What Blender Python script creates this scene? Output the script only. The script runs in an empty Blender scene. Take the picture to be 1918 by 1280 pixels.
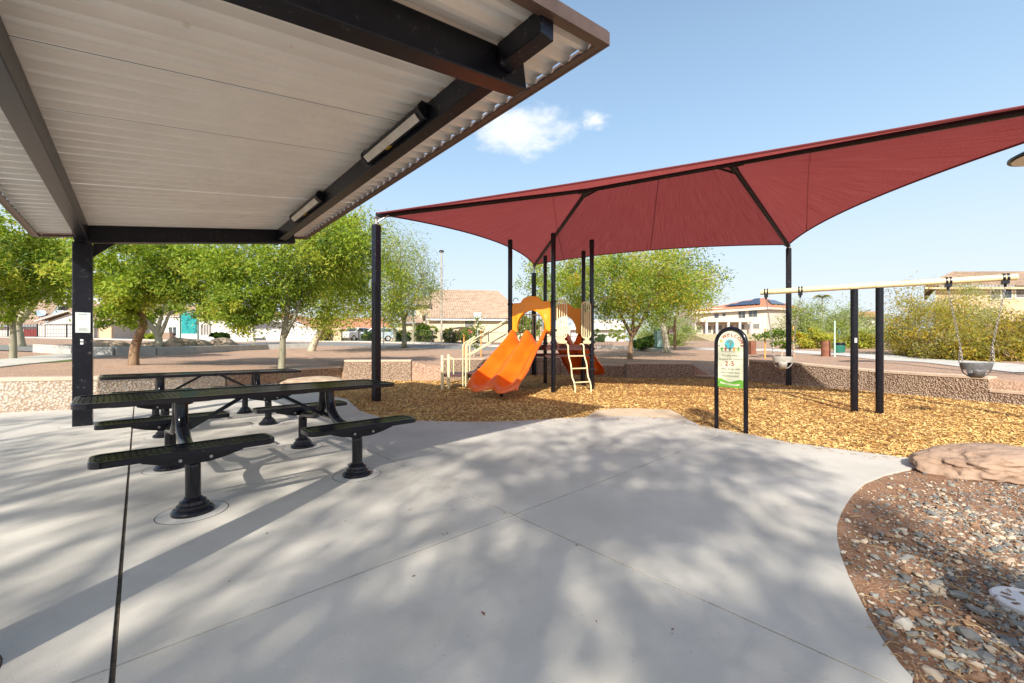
import bpy, bmesh, math, random
import numpy as np
from mathutils import Vector, Matrix, noise as mnoise
R = math.radians
random.seed(7)
rng = np.random.default_rng(7)
SC = bpy.context.scene
COL = SC.collection

# ------------------------------------------------------------------ camera, sky, sun, exposure
FPX, CX, HY, EYE = 762.0, 959.0, 650.0, 1.18        # focal length / principal column / horizon row of the photograph (1918 px wide), eye height
cd = bpy.data.cameras.new('camera')
cam = bpy.data.objects.new('camera', cd); COL.objects.link(cam)
cam.location = (0, 0, EYE); cam.rotation_euler = (R(90), 0, 0)
cd.sensor_width = 36.0; cd.lens = 36.0 * FPX / 1918.0; cd.shift_y = 10.0 / 1918.0
cd.clip_start = 0.05; cd.clip_end = 3000
SC.camera = cam

SUN_EL, SUN_AZ = 35.0, 192.4
SUN_DIR = Vector((0.215 * math.cos(R(SUN_EL)), 0.977 * math.cos(R(SUN_EL)), -math.sin(R(SUN_EL))))
W = bpy.data.worlds.new('World'); SC.world = W; W.use_nodes = True
nt = W.node_tree; nt.nodes.clear()
wo = nt.nodes.new('ShaderNodeOutputWorld'); bg = nt.nodes.new('ShaderNodeBackground')
sky = nt.nodes.new('ShaderNodeTexSky'); sky.sky_type = 'NISHITA'; sky.sun_disc = False
sky.sun_elevation = R(SUN_EL); sky.sun_rotation = R(SUN_AZ); sky.air_density = 1.0; sky.dust_density = 2.2; sky.ozone_density = 1.2
bg.inputs['Strength'].default_value = 0.12
# thin fair-weather clouds: one small patch plus a trace of veil, by direction on the sky
tc = nt.nodes.new('ShaderNodeTexCoord')
def cloud_mask(direction, half, squash, scale, seed, lo, hi):
    d = Vector(direction).normalized()
    sub = nt.nodes.new('ShaderNodeVectorMath'); sub.operation = 'SUBTRACT'; sub.inputs[1].default_value = d
    nt.links.new(tc.outputs['Generated'], sub.inputs[0])
    sc = nt.nodes.new('ShaderNodeVectorMath'); sc.operation = 'MULTIPLY'; sc.inputs[1].default_value = (1 / half, 1 / half, squash / half)
    nt.links.new(sub.outputs[0], sc.inputs[0])
    ln = nt.nodes.new('ShaderNodeVectorMath'); ln.operation = 'LENGTH'; nt.links.new(sc.outputs[0], ln.inputs[0])
    ns = nt.nodes.new('ShaderNodeTexNoise'); ns.inputs['Scale'].default_value = scale; ns.inputs['Detail'].default_value = 8; ns.inputs['Roughness'].default_value = .62
    mp = nt.nodes.new('ShaderNodeMapping'); mp.inputs['Location'].default_value = (seed, seed * .3, 0); mp.inputs['Scale'].default_value = (1, 1, 2.0)
    nt.links.new(tc.outputs['Generated'], mp.inputs[0]); nt.links.new(mp.outputs[0], ns.inputs['Vector'])
    m1 = nt.nodes.new('ShaderNodeMath'); m1.operation = 'MULTIPLY_ADD'; m1.inputs[1].default_value = -.55; nt.links.new(ln.outputs['Value'], m1.inputs[0])
    nt.links.new(ns.outputs['Fac'], m1.inputs[2])
    mr = nt.nodes.new('ShaderNodeMapRange'); mr.interpolation_type = 'SMOOTHSTEP'
    mr.inputs['From Min'].default_value = lo; mr.inputs['From Max'].default_value = hi
    nt.links.new(m1.outputs[0], mr.inputs['Value'])
    return mr.outputs['Result']
def pdir(px, py): return ((px - CX) / FPX, 1.0, (HY - py) / FPX)
c1 = cloud_mask(pdir(980, 243), .128, 2.3, 12, 3.1, -.05, .42)
c2 = cloud_mask(pdir(1112, 224), .042, 1.5, 26, 5.3, .06, .62)
mx = nt.nodes.new('ShaderNodeMath'); mx.operation = 'MAXIMUM'; nt.links.new(c1, mx.inputs[0]); nt.links.new(c2, mx.inputs[1])
sep = nt.nodes.new('ShaderNodeSeparateXYZ'); nt.links.new(tc.outputs['Generated'], sep.inputs[0])
hz = nt.nodes.new('ShaderNodeMapRange'); hz.interpolation_type = 'SMOOTHSTEP'
for k, v in (('From Min', 0.0), ('From Max', 1.0), ('To Min', .95), ('To Max', .0)): hz.inputs[k].default_value = v
nt.links.new(sep.outputs['Z'], hz.inputs['Value'])
veil = nt.nodes.new('ShaderNodeMix'); veil.data_type = 'RGBA'; veil.inputs['A'].default_value = (3.75, 4.1, 4.35, 1); veil.inputs['B'].default_value = (2.25, 3.4, 4.45, 1)
vr = nt.nodes.new('ShaderNodeMapRange'); vr.interpolation_type = 'SMOOTHSTEP'; vr.inputs['From Min'].default_value = .02; vr.inputs['From Max'].default_value = .48
nt.links.new(sep.outputs['Z'], vr.inputs['Value']); nt.links.new(vr.outputs[0], veil.inputs['Factor'])
mixh = nt.nodes.new('ShaderNodeMix'); mixh.data_type = 'RGBA'; nt.links.new(veil.outputs['Result'], mixh.inputs['B'])
nt.links.new(hz.outputs[0], mixh.inputs['Factor']); nt.links.new(sky.outputs[0], mixh.inputs['A'])
mixc = nt.nodes.new('ShaderNodeMix'); mixc.data_type = 'RGBA'; mixc.inputs['B'].default_value = (4.9, 4.95, 5.0, 1)
mm = nt.nodes.new('ShaderNodeMath'); mm.operation = 'MULTIPLY'; mm.inputs[1].default_value = .85; nt.links.new(mx.outputs[0], mm.inputs[0])
nt.links.new(mm.outputs[0], mixc.inputs['Factor']); nt.links.new(mixh.outputs['Result'], mixc.inputs['A'])
nt.links.new(mixc.outputs['Result'], bg.inputs['Color']); nt.links.new(bg.outputs[0], wo.inputs['Surface'])

sd = bpy.data.lights.new('sun', 'SUN'); sd.energy = 3.7; sd.angle = R(0.5); sd.color = (1.0, .94, .84)
sun = bpy.data.objects.new('sun', sd); COL.objects.link(sun); sun.rotation_euler = SUN_DIR.to_track_quat('-Z', 'Y').to_euler()
sun.location = (-5, -20, 30)
vs = SC.view_settings; vs.view_transform = 'Standard'; vs.look = 'None'; vs.exposure = 0.98; vs.gamma = 1.0; vs.use_curve_mapping = False

# ------------------------------------------------------------------ materials
MATS = {}
def pmat(name, c1, c2=None, scale=6.0, rough=.7, bump=0.0, bscale=None, metal=0.0, detail=5, lo=.35, hi=.65, spec=.5, coat=0.0, stretch=None, c3=None, s3=40, m3=(.62, .72)):
    if name in MATS: return MATS[name]
    m = bpy.data.materials.new(name); m.use_nodes = True; MATS[name] = m
    t = m.node_tree; b = t.nodes['Principled BSDF']
    b.inputs['Roughness'].default_value = rough; b.inputs['Metallic'].default_value = metal
    b.inputs['Specular IOR Level'].default_value = spec; b.inputs['Coat Weight'].default_value = coat
    co = t.nodes.new('ShaderNodeTexCoord')
    vec = co.outputs['Object']
    if stretch:
        mp = t.nodes.new('ShaderNodeMapping'); mp.inputs['Scale'].default_value = stretch; t.links.new(vec, mp.inputs[0]); vec = mp.outputs[0]
    if c2 is None: b.inputs['Base Color'].default_value = (*c1, 1)
    else:
        n = t.nodes.new('ShaderNodeTexNoise'); n.inputs['Scale'].default_value = scale; n.inputs['Detail'].default_value = detail; n.inputs['Roughness'].default_value = .6
        t.links.new(vec, n.inputs['Vector'])
        r = t.nodes.new('ShaderNodeMapRange'); r.inputs['From Min'].default_value = lo; r.inputs['From Max'].default_value = hi
        t.links.new(n.outputs['Fac'], r.inputs['Value'])
        x = t.nodes.new('ShaderNodeMix'); x.data_type = 'RGBA'; x.inputs['A'].default_value = (*c1, 1); x.inputs['B'].default_value = (*c2, 1)
        t.links.new(r.outputs[0], x.inputs['Factor']); out = x.outputs['Result']
        if c3 is not None:
            n3 = t.nodes.new('ShaderNodeTexNoise'); n3.inputs['Scale'].default_value = s3; n3.inputs['Detail'].default_value = 3
            t.links.new(vec, n3.inputs['Vector'])
            r3 = t.nodes.new('ShaderNodeMapRange'); r3.inputs['From Min'].default_value = m3[0]; r3.inputs['From Max'].default_value = m3[1]
            t.links.new(n3.outputs['Fac'], r3.inputs['Value'])
            x3 = t.nodes.new('ShaderNodeMix'); x3.data_type = 'RGBA'; x3.inputs['B'].default_value = (*c3, 1)
            t.links.new(out, x3.inputs['A']); t.links.new(r3.outputs[0], x3.inputs['Factor']); out = x3.outputs['Result']
        t.links.new(out, b.inputs['Base Color'])
    if bump:
        nb = t.nodes.new('ShaderNodeTexNoise'); nb.inputs['Scale'].default_value = bscale or scale * 6; nb.inputs['Detail'].default_value = 6
        t.links.new(vec, nb.inputs['Vector'])
        bp = t.nodes.new('ShaderNodeBump'); bp.inputs['Strength'].default_value = bump; bp.inputs['Distance'].default_value = .02
        t.links.new(nb.outputs['Fac'], bp.inputs['Height']); t.links.new(bp.outputs[0], b.inputs['Normal'])
    return m

def voro_mat(name, cols, scale, rough=.85, bump=.6, gap=(.10, .08, .06), stretch=None, dirt=None, dist=.02):
    """small stones set close together: one colour per Voronoi cell, darker joints, domed relief"""
    if name in MATS: return MATS[name]
    m = bpy.data.materials.new(name); m.use_nodes = True; MATS[name] = m
    t = m.node_tree; b = t.nodes['Principled BSDF']; b.inputs['Roughness'].default_value = rough
    co = t.nodes.new('ShaderNodeTexCoord'); vec = co.outputs['Object']
    if stretch:
        mp = t.nodes.new('ShaderNodeMapping'); mp.inputs['Scale'].default_value = stretch; t.links.new(vec, mp.inputs[0]); vec = mp.outputs[0]
    wn = t.nodes.new('ShaderNodeTexNoise'); wn.inputs['Scale'].default_value = scale * .4; t.links.new(vec, wn.inputs['Vector'])
    ad = t.nodes.new('ShaderNodeVectorMath'); ad.operation = 'MULTIPLY_ADD'; ad.inputs[1].default_value = (.6 / scale,) * 3
    t.links.new(wn.outputs['Color'], ad.inputs[0]); t.links.new(vec, ad.inputs[2])
    v = t.nodes.new('ShaderNodeTexVoronoi'); v.inputs['Scale'].default_value = scale; t.links.new(ad.outputs[0], v.inputs['Vector'])
    s = t.nodes.new('ShaderNodeSeparateColor'); t.links.new(v.outputs['Color'], s.inputs[0])
    cr = t.nodes.new('ShaderNodeValToRGB'); cr.color_ramp.interpolation = 'LINEAR'
    el = cr.color_ramp.elements
    while len(el) < len(cols): el.new(.5)
    for i, c in enumerate(cols): el[i].position = i / (len(cols) - 1); el[i].color = (*c, 1)
    t.links.new(s.outputs[0], cr.inputs['Fac'])
    g = t.nodes.new('ShaderNodeMapRange'); g.inputs['From Min'].default_value = .35; g.inputs['From Max'].default_value = .62
    t.links.new(v.outputs['Distance'], g.inputs['Value'])
    x = t.nodes.new('ShaderNodeMix'); x.data_type = 'RGBA'; x.inputs['B'].default_value = (*gap, 1)
    t.links.new(cr.outputs[0], x.inputs['A']); t.links.new(g.outputs[0], x.inputs['Factor']); out = x.outputs['Result']
    if dirt:
        n3 = t.nodes.new('ShaderNodeTexNoise'); n3.inputs['Scale'].default_value = dirt[1]; n3.inputs['Detail'].default_value = 6; t.links.new(vec, n3.inputs['Vector'])
        r3 = t.nodes.new('ShaderNodeMapRange'); r3.inputs['From Min'].default_value = dirt[2]; r3.inputs['From Max'].default_value = dirt[3]; t.links.new(n3.outputs['Fac'], r3.inputs['Value'])
        x3 = t.nodes.new('ShaderNodeMix'); x3.data_type = 'RGBA'; x3.inputs['B'].default_value = (*dirt[0], 1)
        t.links.new(out, x3.inputs['A']); t.links.new(r3.outputs[0], x3.inputs['Factor']); out = x3.outputs['Result']
    t.links.new(out, b.inputs['Base Color'])
    iv = t.nodes.new('ShaderNodeMath'); iv.operation = 'SUBTRACT'; iv.inputs[0].default_value = 1; t.links.new(v.outputs['Distance'], iv.inputs[1])
    bp = t.nodes.new('ShaderNodeBump'); bp.inputs['Strength'].default_value = bump; bp.inputs['Distance'].default_value = dist
    t.links.new(iv.outputs[0], bp.inputs['Height']); t.links.new(bp.outputs[0], b.inputs['Normal'])
    return m

def leaf_mat(name, c, tr=.4):
    if name in MATS: return MATS[name]
    m = bpy.data.materials.new(name); m.use_nodes = True; MATS[name] = m
    t = m.node_tree; b = t.nodes['Principled BSDF']; o = t.nodes['Material Output']
    b.inputs['Base Color'].default_value = (*c, 1); b.inputs['Roughness'].default_value = .6; b.inputs['Specular IOR Level'].default_value = .3
    d = t.nodes.new('ShaderNodeBsdfTranslucent'); d.inputs['Color'].default_value = (c[0] * 1.25, c[1] * 1.15, c[2] * .7, 1)
    x = t.nodes.new('ShaderNodeMixShader'); x.inputs[0].default_value = tr
    t.links.new(b.outputs[0], x.inputs[1]); t.links.new(d.outputs[0], x.inputs[2]); t.links.new(x.outputs[0], o.inputs['Surface'])
    return m

M_CONC = pmat('concrete', (.455, .425, .37), (.54, .505, .445), 1.3, .88, .10, 140, c3=(.30, .28, .255), s3=60, m3=(.66, .78))
def age(m, scale, lo, hi, col, amount):
    t = m.node_tree; b = t.nodes['Principled BSDF']; l = b.inputs['Base Color'].links[0]; src = l.from_socket
    co = t.nodes.new('ShaderNodeTexCoord'); n = t.nodes.new('ShaderNodeTexNoise'); n.inputs['Scale'].default_value = scale; n.inputs['Detail'].default_value = 9; n.inputs['Roughness'].default_value = .68; n.inputs['Distortion'].default_value = .6
    t.links.new(co.outputs['Object'], n.inputs['Vector'])
    r = t.nodes.new('ShaderNodeMapRange'); r.interpolation_type = 'SMOOTHSTEP'; r.inputs['From Min'].default_value = lo; r.inputs['From Max'].default_value = hi; r.inputs['To Max'].default_value = amount
    t.links.new(n.outputs['Fac'], r.inputs['Value']); x = t.nodes.new('ShaderNodeMix'); x.data_type = 'RGBA'; x.inputs['B'].default_value = (*col, 1)
    t.links.new(src, x.inputs['A']); t.links.new(r.outputs[0], x.inputs['Factor']); t.links.new(x.outputs['Result'], b.inputs['Base Color'])
age(M_CONC, .55, .50, .74, (.33, .30, .26), .55); age(M_CONC, 3.2, .58, .72, (.34, .31, .27), .5); age(M_CONC, 14, .66, .74, (.24, .21, .18), .6); age(M_CONC, 210, .60, .72, (.26, .24, .21), .55)
M_CONC2 = pmat('pale_concrete', (.46, .44, .40), (.55, .53, .49), 2.5, .9, .08, 60)
M_JOINT = pmat('joint_filler', (.035, .028, .024), (.10, .075, .05), 25, .95)
M_BLACK = pmat('black_paint', (.004, .0046, .009), (.008, .0085, .014), 9, .34, .05, 60, spec=.34, c3=(.075, .07, .065), s3=17, m3=(.64, .74))
M_BLACKG = pmat('glossy_black_coating', (.003, .0035, .007), (.007, .007, .011), 14, .2, .03, 40, spec=.45, c3=(.05, .05, .05), s3=50, m3=(.72, .8))
M_STEEL = pmat('galvanised_steel', (.35, .35, .34), (.5, .5, .48), 30, .4, 0, metal=.8)
M_ROOF = pmat('painted_steel_deck', (.80, .76, .70), (.86, .82, .76), 2.2, .34, 0, c3=(.52, .40, .26), s3=5, m3=(.72, .82))
M_FASCIA = pmat('brown_fascia_paint', (.095, .058, .043), (.125, .08, .06), 6, .5)
M_LENS = pmat('frosted_lens', (.62, .58, .50), (.5, .45, .38), 9, .4)
M_YEL = pmat('yellow_sticker', (.75, .42, .02))
M_FABRIC = None
M_ORANGE = pmat('orange_plastic', (.80, .135, .006), (.72, .105, .006), 3, .33, .02, 90, spec=.5, c3=(.80, .30, .12), s3=7, m3=(.70, .85))
M_YORANGE = pmat('yellow_orange_plastic', (.88, .34, .012), (.82, .29, .010), 3, .36)
M_CREAM = pmat('cream_paint', (.74, .66, .40), (.66, .58, .34), 7, .45, c3=(.42, .34, .2), s3=26, m3=(.7, .8))
M_DECK = pmat('maroon_deck_coating', (.06, .022, .02), (.09, .035, .03), 12, .6)
M_BARK = pmat('brown_bark', (.16, .095, .055), (.30, .20, .12), 7, .95, .8, 30, stretch=(1, 1, .25))
M_PALEBARK = pmat('pale_bark', (.38, .33, .23), (.50, .45, .34), 6, .9, .5, 25, stretch=(1, 1, .3))
M_GREYBARK = pmat('grey_green_bark', (.20, .19, .13), (.30, .28, .2), 8, .9, .5, 25, stretch=(1, 1, .3))
M_DIRT = voro_mat('decomposed_granite', [(.40, .25, .165), (.51, .35, .25), (.44, .29, .2), (.57, .42, .32)], 26, .95, .6, (.26, .155, .10), dirt=((.42, .27, .18), 1.2, .45, .75))
M_WALL = voro_mat('exposed_aggregate', [(.38, .28, .20), (.50, .39, .29), (.29, .22, .17), (.57, .45, .34), (.42, .29, .2)], 29, .9, .9, (.20, .13, .085), dist=.03)
M_COBBLE = voro_mat('cobble_face', [(.50, .42, .33), (.62, .53, .42), (.36, .36, .34), (.68, .60, .5), (.50, .38, .29)], 26, .9, .8, (.36, .27, .2), dist=.02)
M_CAP = pmat('tan_wall_cap', (.50, .38, .28), (.58, .46, .35), 4, .9, .2, 60)
M_MULCH = voro_mat('wood_mulch', [(.50, .27, .065), (.62, .36, .10), (.42, .21, .05), (.70, .44, .15)], 44, .9, .8, (.20, .095, .028), stretch=(1, .45, 1), dirt=((.38, .19, .055), 2.0, .52, .8), dist=.015)
M_TANPATH = pmat('tan_rubber_path', (.50, .39, .26), (.58, .46, .32), 7, .95, .3, 90)
M_SOIL = pmat('brown_soil', (.19, .088, .043), (.31, .165, .088), 4.5, .95, .7, 60, c3=(.36, .27, .19), s3=70, m3=(.56, .68))
M_BOULD = pmat('pink_tan_boulder', (.29, .19, .13), (.41, .285, .205), 3.2, .9, .8, 14, c3=(.24, .15, .1), s3=9, m3=(.62, .74))
M_ASPH = pmat('asphalt', (.17, .165, .155), (.22, .215, .2), 5, .95, .2, 90)
M_CURB = pmat('kerb_concrete', (.36, .35, .33), (.44, .43, .40), 3, .9, .1, 50)
M_GRASS = pmat('lawn_green', (.10, .17, .03), (.16, .22, .05), 9, .9, .6, 80)
M_DRY = pmat('dry_grass_bank', (.44, .35, .19), (.36, .29, .15), 2, .95, .5, 60)
M_CREAMWALL = pmat('cream_stucco', (.57, .47, .32), (.63, .53, .38), 2, .9, .2, 70)
M_WHITEWALL = pmat('white_stucco', (.54, .505, .475), (.61, .575, .54), 2, .9, .2, 70)
M_GREYWALL = pmat('pale_grey_block', (.50, .47, .46), (.57, .54, .52), 2, .9, .15, 50)
M_TANWALL = pmat('tan_stucco', (.50, .36, .23), (.55, .41, .27), 2, .9, .2, 70)
M_TILE = pmat('tan_roof_tile', (.33, .235, .165), (.46, .345, .255), 1.8, .85, 0, detail=9)
M_TILER = pmat('red_roof_tile', (.42, .19, .115), (.52, .26, .16), 1.6, .85, 0, detail=9)
M_FENCE = pmat('fence_black', (.02, .02, .02))
M_GLASS = pmat('window_glass', (.03, .035, .04), (.09, .10, .11), 1.2, .08, spec=.8)
M_SCREEN = pmat('window_screen', (.13, .12, .11), (.20, .19, .17), 2, .6)
M_TRIM = pmat('white_trim', (.72, .70, .66))
M_GDOOR = pmat('garage_door_paint', (.60, .57, .54), (.66, .63, .6), 1, .7)
M_SOLAR = pmat('solar_glass', (.012, .018, .045), (.025, .03, .07), 2, .15, spec=.8)
M_TEAL = pmat('teal_panel', (.01, .20, .21), (.02, .33, .33), 14, .35, lo=.42, hi=.58)
M_GREENBOX = pmat('green_metal', (.02, .14, .10), (.03, .18, .13), 4, .45)
M_RUST = pmat('rusty_steel', (.17, .06, .035), (.27, .11, .06), 6, .8, .3, 40)
M_STAKE = pmat('orange_stake_wood', (.62, .27, .07), (.70, .34, .1), 9, .8)
M_ALU = pmat('aluminium_sign_back', (.55, .57, .58), (.62, .64, .65), 6, .45, metal=.5)
M_POLE = pmat('lamp_pole_paint', (.36, .32, .26), (.42, .38, .32), 5, .6)
M_RED = pmat('red_sign', (.62, .04, .03))
M_WHITE = pmat('white_print', (.80, .80, .78))
M_PLASTIC = pmat('swing_rubber', (.09, .09, .095), (.13, .13, .135), 12, .5)
M_SEATGREY = pmat('faded_swing_rubber', (.30, .28, .25), (.38, .36, .32), 12, .6)
M_CHAIN = pmat('weathered_chain', (.20, .19, .18), (.36, .34, .32), 40, .45, metal=.7)
M_COVER = pmat('white_valve_cover', (.66, .63, .60), (.72, .69, .66), 5, .6, .1, 30, c3=(.25, .17, .12), s3=13, m3=(.58, .64))
M_PAPER = pmat('notice_paper', (.72, .76, .73))
M_INK = pmat('grey_ink', (.24, .27, .25)); M_GINK = pmat('green_ink', (.20, .36, .26))
M_CARB = pmat('pale_blue_car_paint', (.42, .52, .58), None, rough=.25, coat=.5)
M_CARW = pmat('white_car_paint', (.68, .68, .66), None, rough=.25, coat=.5)
M_TYRE = pmat('tyre_rubber', (.015, .015, .015), None, rough=.85)
L1 = leaf_mat('leaf_bright', (.30, .41, .04), .5); L2 = leaf_mat('leaf_mid', (.19, .29, .035), .5); L3 = leaf_mat('leaf_dark', (.07, .13, .02)); L4 = leaf_mat('leaf_yellow', (.42, .45, .065), .5)
P1 = leaf_mat('leaf_pale', (.34, .40, .14), .5); P2 = leaf_mat('leaf_pale_deep', (.22, .28, .10), .5)
O1 = leaf_mat('leaf_olive', (.48, .36, .045), .5); O2 = leaf_mat('leaf_olive_green', (.31, .31, .05), .5); O3 = leaf_mat('leaf_olive_grey', (.38, .38, .19), .5); O4 = leaf_mat('twig_brown', (.22, .15, .08), .1)
H1 = leaf_mat('hedge_green', (.05, .11, .02)); H2 = leaf_mat('hedge_green_light', (.12, .20, .03))
GREENS = [(L1, .42), (L2, .30), (L3, .10), (L4, .18)]
WARMG = [(L1, .22), (L2, .28), (L3, .10), (L4, .30), (O1, .10)]
PALES = [(P1, .6), (P2, .3), (L1, .1)]
OLIVES = [(O1, .42), (O2, .33), (O3, .15), (O4, .10)]
HEDGES = [(H1, .6), (H2, .4)]

# ------------------------------------------------------------------ helpers
def tag(o, label=None, cat=None, group=None, kind=None):
    if label: o['label'] = label
    if cat: o['category'] = cat
    if group: o['group'] = group
    if kind: o['kind'] = kind
    return o
def thing(name, label, cat, loc=(0, 0, 0), group=None, rz=0.0):
    o = bpy.data.objects.new(name, None); COL.objects.link(o); o.location = loc; o.rotation_euler = (0, 0, rz); o.empty_display_size = .1
    return tag(o, label, cat, group)
def wloc(p):
    v = Vector((0, 0, 0))
    while p is not None: v += Vector(p.location); p = p.parent
    return v
class MB:
    """collects shapes; build() links them as ONE mesh object"""
    def __init__(s): s.v = []; s.f = []; s.m = []; s.uv = None
    def add(s, vs, fs, mi=0):
        n = len(s.v); s.v.extend([tuple(v) for v in vs]); s.f.extend([tuple(i + n for i in f) for f in fs]); s.m.extend([mi] * len(fs)); return s
    def obox(s, c, ax, ay, az, mi=0):
        c = Vector(c); ax = Vector(ax); ay = Vector(ay); az = Vector(az)
        vs = [c + sx * ax + sy * ay + sz * az for sz in (-1, 1) for sy in (-1, 1) for sx in (-1, 1)]
        return s.add(vs, [(0, 2, 3, 1), (4, 5, 7, 6), (0, 1, 5, 4), (2, 6, 7, 3), (0, 4, 6, 2), (1, 3, 7, 5)], mi)
    def box(s, c, size, rz=0.0, mi=0):
        ca, sa = math.cos(rz), math.sin(rz)
        return s.obox(c, (ca * size[0] / 2, sa * size[0] / 2, 0), (-sa * size[1] / 2, ca * size[1] / 2, 0), (0, 0, size[2] / 2), mi)
    def bar(s, a, b, w, h, up=(0, 0, 1), mi=0):
        a = Vector(a); b = Vector(b); d = b - a; L = d.length; d.normalize()
        sd = d.cross(Vector(up))
        if sd.length < 1e-4: sd = d.cross(Vector((1, 0, 0)))
        sd.normalize(); u = sd.cross(d)
        return s.obox((a + b) / 2, d * L / 2, sd * w / 2, u * h / 2, mi)
    def tube(s, pts, r, seg=8, mi=0, cap=True):
        pts = [Vector(p) for p in pts]; n = len(pts); rs = r if isinstance(r, (list, tuple)) else [r] * n
        base = len(s.v); prev = None
        for i, p in enumerate(pts):
            d = (pts[min(i + 1, n - 1)] - pts[max(i - 1, 0)]); d.normalize()
            if prev is None:
                a = d.cross(Vector((0, 0, 1)))
                if a.length < .05: a = d.cross(Vector((1, 0, 0)))
            else: a = prev - d * prev.dot(d)
            a.normalize(); prev = a; b = d.cross(a)
            for k in range(seg):
                t = 2 * math.pi * k / seg; s.v.append(tuple(p + rs[i] * (math.cos(t) * a + math.sin(t) * b)))
        for i in range(n - 1):
            for k in range(seg):
                k2 = (k + 1) % seg
                s.f.append((base + i * seg + k, base + (i + 1) * seg + k, base + (i + 1) * seg + k2, base + i * seg + k2)); s.m.append(mi)
        if cap:
            s.f.append(tuple(base + k for k in range(seg))); s.m.append(mi)
            s.f.append(tuple(base + (n - 1) * seg + k for k in reversed(range(seg)))); s.m.append(mi)
        return s
    def lathe(s, prof, c=(0, 0, 0), seg=20, mi=0):
        base = len(s.v)
        for r, z in prof:
            for k in range(seg):
                t = 2 * math.pi * k / seg; s.v.append((c[0] + r * math.cos(t), c[1] + r * math.sin(t), c[2] + z))
        for i in range(len(prof) - 1):
            for k in range(seg):
                k2 = (k + 1) % seg
                s.f.append((base + i * seg + k, base + i * seg + k2, base + (i + 1) * seg + k2, base + (i + 1) * seg + k)); s.m.append(mi)
        s.f.append(tuple(base + k for k in reversed(range(seg)))); s.m.append(mi)
        s.f.append(tuple(base + (len(prof) - 1) * seg + k for k in range(seg))); s.m.append(mi)
        return s
    def prism(s, poly, off, mi=0):
        """polygon (3D points) pushed along vector off"""
        n = len(poly); off = Vector(off); a = [Vector(p) for p in poly]
        vs = a + [p + off for p in a]
        fs = [tuple(range(n - 1, -1, -1)), tuple(range(n, 2 * n))] + [(i, (i + 1) % n, n + (i + 1) % n, n + i) for i in range(n)]
        return s.add(vs, fs, mi)
    def grid(s, P, mi=0, flip=False):
        """P[i][j] points"""
        r, c = len(P), len(P[0]); vs = [p for row in P for p in row]
        fs = []
        for i in range(r - 1):
            for j in range(c - 1):
                q = (i * c + j, i * c + j + 1, (i + 1) * c + j + 1, (i + 1) * c + j); fs.append(q[::-1] if flip else q)
        return s.add(vs, fs, mi)
    def build(s, name, mats, parent=None, smooth=False, label=None, kind=None, bevel=0.0, solid=0.0):
        me = bpy.data.meshes.new(name)
        off = wloc(parent) if parent is not None else Vector((0, 0, 0))
        me.from_pydata([(v[0] - off.x, v[1] - off.y, v[2] - off.z) for v in s.v], [], s.f)
        mats = mats if isinstance(mats, (list, tuple)) else [mats]
        for m in mats: me.materials.append(m)
        if len(mats) > 1: me.polygons.foreach_set('material_index', s.m)
        if smooth: me.polygons.foreach_set('use_smooth', [True] * len(me.polygons))
        bm = bmesh.new(); bm.from_mesh(me); bmesh.ops.recalc_face_normals(bm, faces=bm.faces); bm.to_mesh(me); bm.free()
        me.update()
        o = bpy.data.objects.new(name, me); COL.objects.link(o)
        if parent is not None: o.parent = parent
        if bevel:
            b = o.modifiers.new('bevel', 'BEVEL'); b.width = bevel; b.segments = 2; b.limit_method = 'ANGLE'
        if solid:
            b = o.modifiers.new('solid', 'SOLIDIFY'); b.thickness = solid; b.offset = 0
        if smooth and smooth != 'all':
            try: me.set_sharp_from_angle(angle=R(40))
            except Exception: pass
        return tag(o, label, None, None, kind)
def solo(mb, name, mats, label, cat, group=None, **k):
    o = mb.build(name, mats, **k); return tag(o, label, cat, group)
def copy_tree(o, parent=None):
    c = o.copy(); COL.objects.link(c); c.parent = parent
    for ch in list(o.children): copy_tree(ch, c)
    return c
def hp(px, py, Y): return Vector(((px - CX) / FPX * Y, Y, EYE + (HY - py) / FPX * Y))
def G(px, py, z=0.0):
    Y = FPX * (EYE - z) / (py - HY); return Vector(((px - CX) / FPX * Y, Y, z))
def catmull(pts, n):
    pts = [Vector(p) for p in pts]; P = [pts[0] * 2 - pts[1]] + pts + [pts[-1] * 2 - pts[-2]]; out = []
    for i in range(1, len(P) - 2):
        for k in range(n):
            t = k / n; a, b, c, d = P[i - 1], P[i], P[i + 1], P[i + 2]
            out.append(.5 * ((2 * b) + (c - a) * t + (2 * a - 5 * b + 4 * c - d) * t * t + (3 * b - a - 3 * c + d) * t ** 3))
    out.append(pts[-1]); return out
def text_mesh(txt, size, align='CENTER'):
    cu = bpy.data.curves.new('tmp_text', 'FONT'); cu.body = txt; cu.size = size; cu.align_x = align; cu.resolution_u = 3
    o = bpy.data.objects.new('tmp_text', cu); COL.objects.link(o)
    dg = bpy.context.evaluated_depsgraph_get(); dg.update()
    me = bpy.data.meshes.new_from_object(o.evaluated_get(dg))
    vs = [tuple(v.co) for v in me.vertices]; fs = [tuple(p.vertices) for p in me.polygons]
    bpy.data.objects.remove(o); bpy.data.curves.remove(cu); bpy.data.meshes.remove(me)
    return vs, fs
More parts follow.
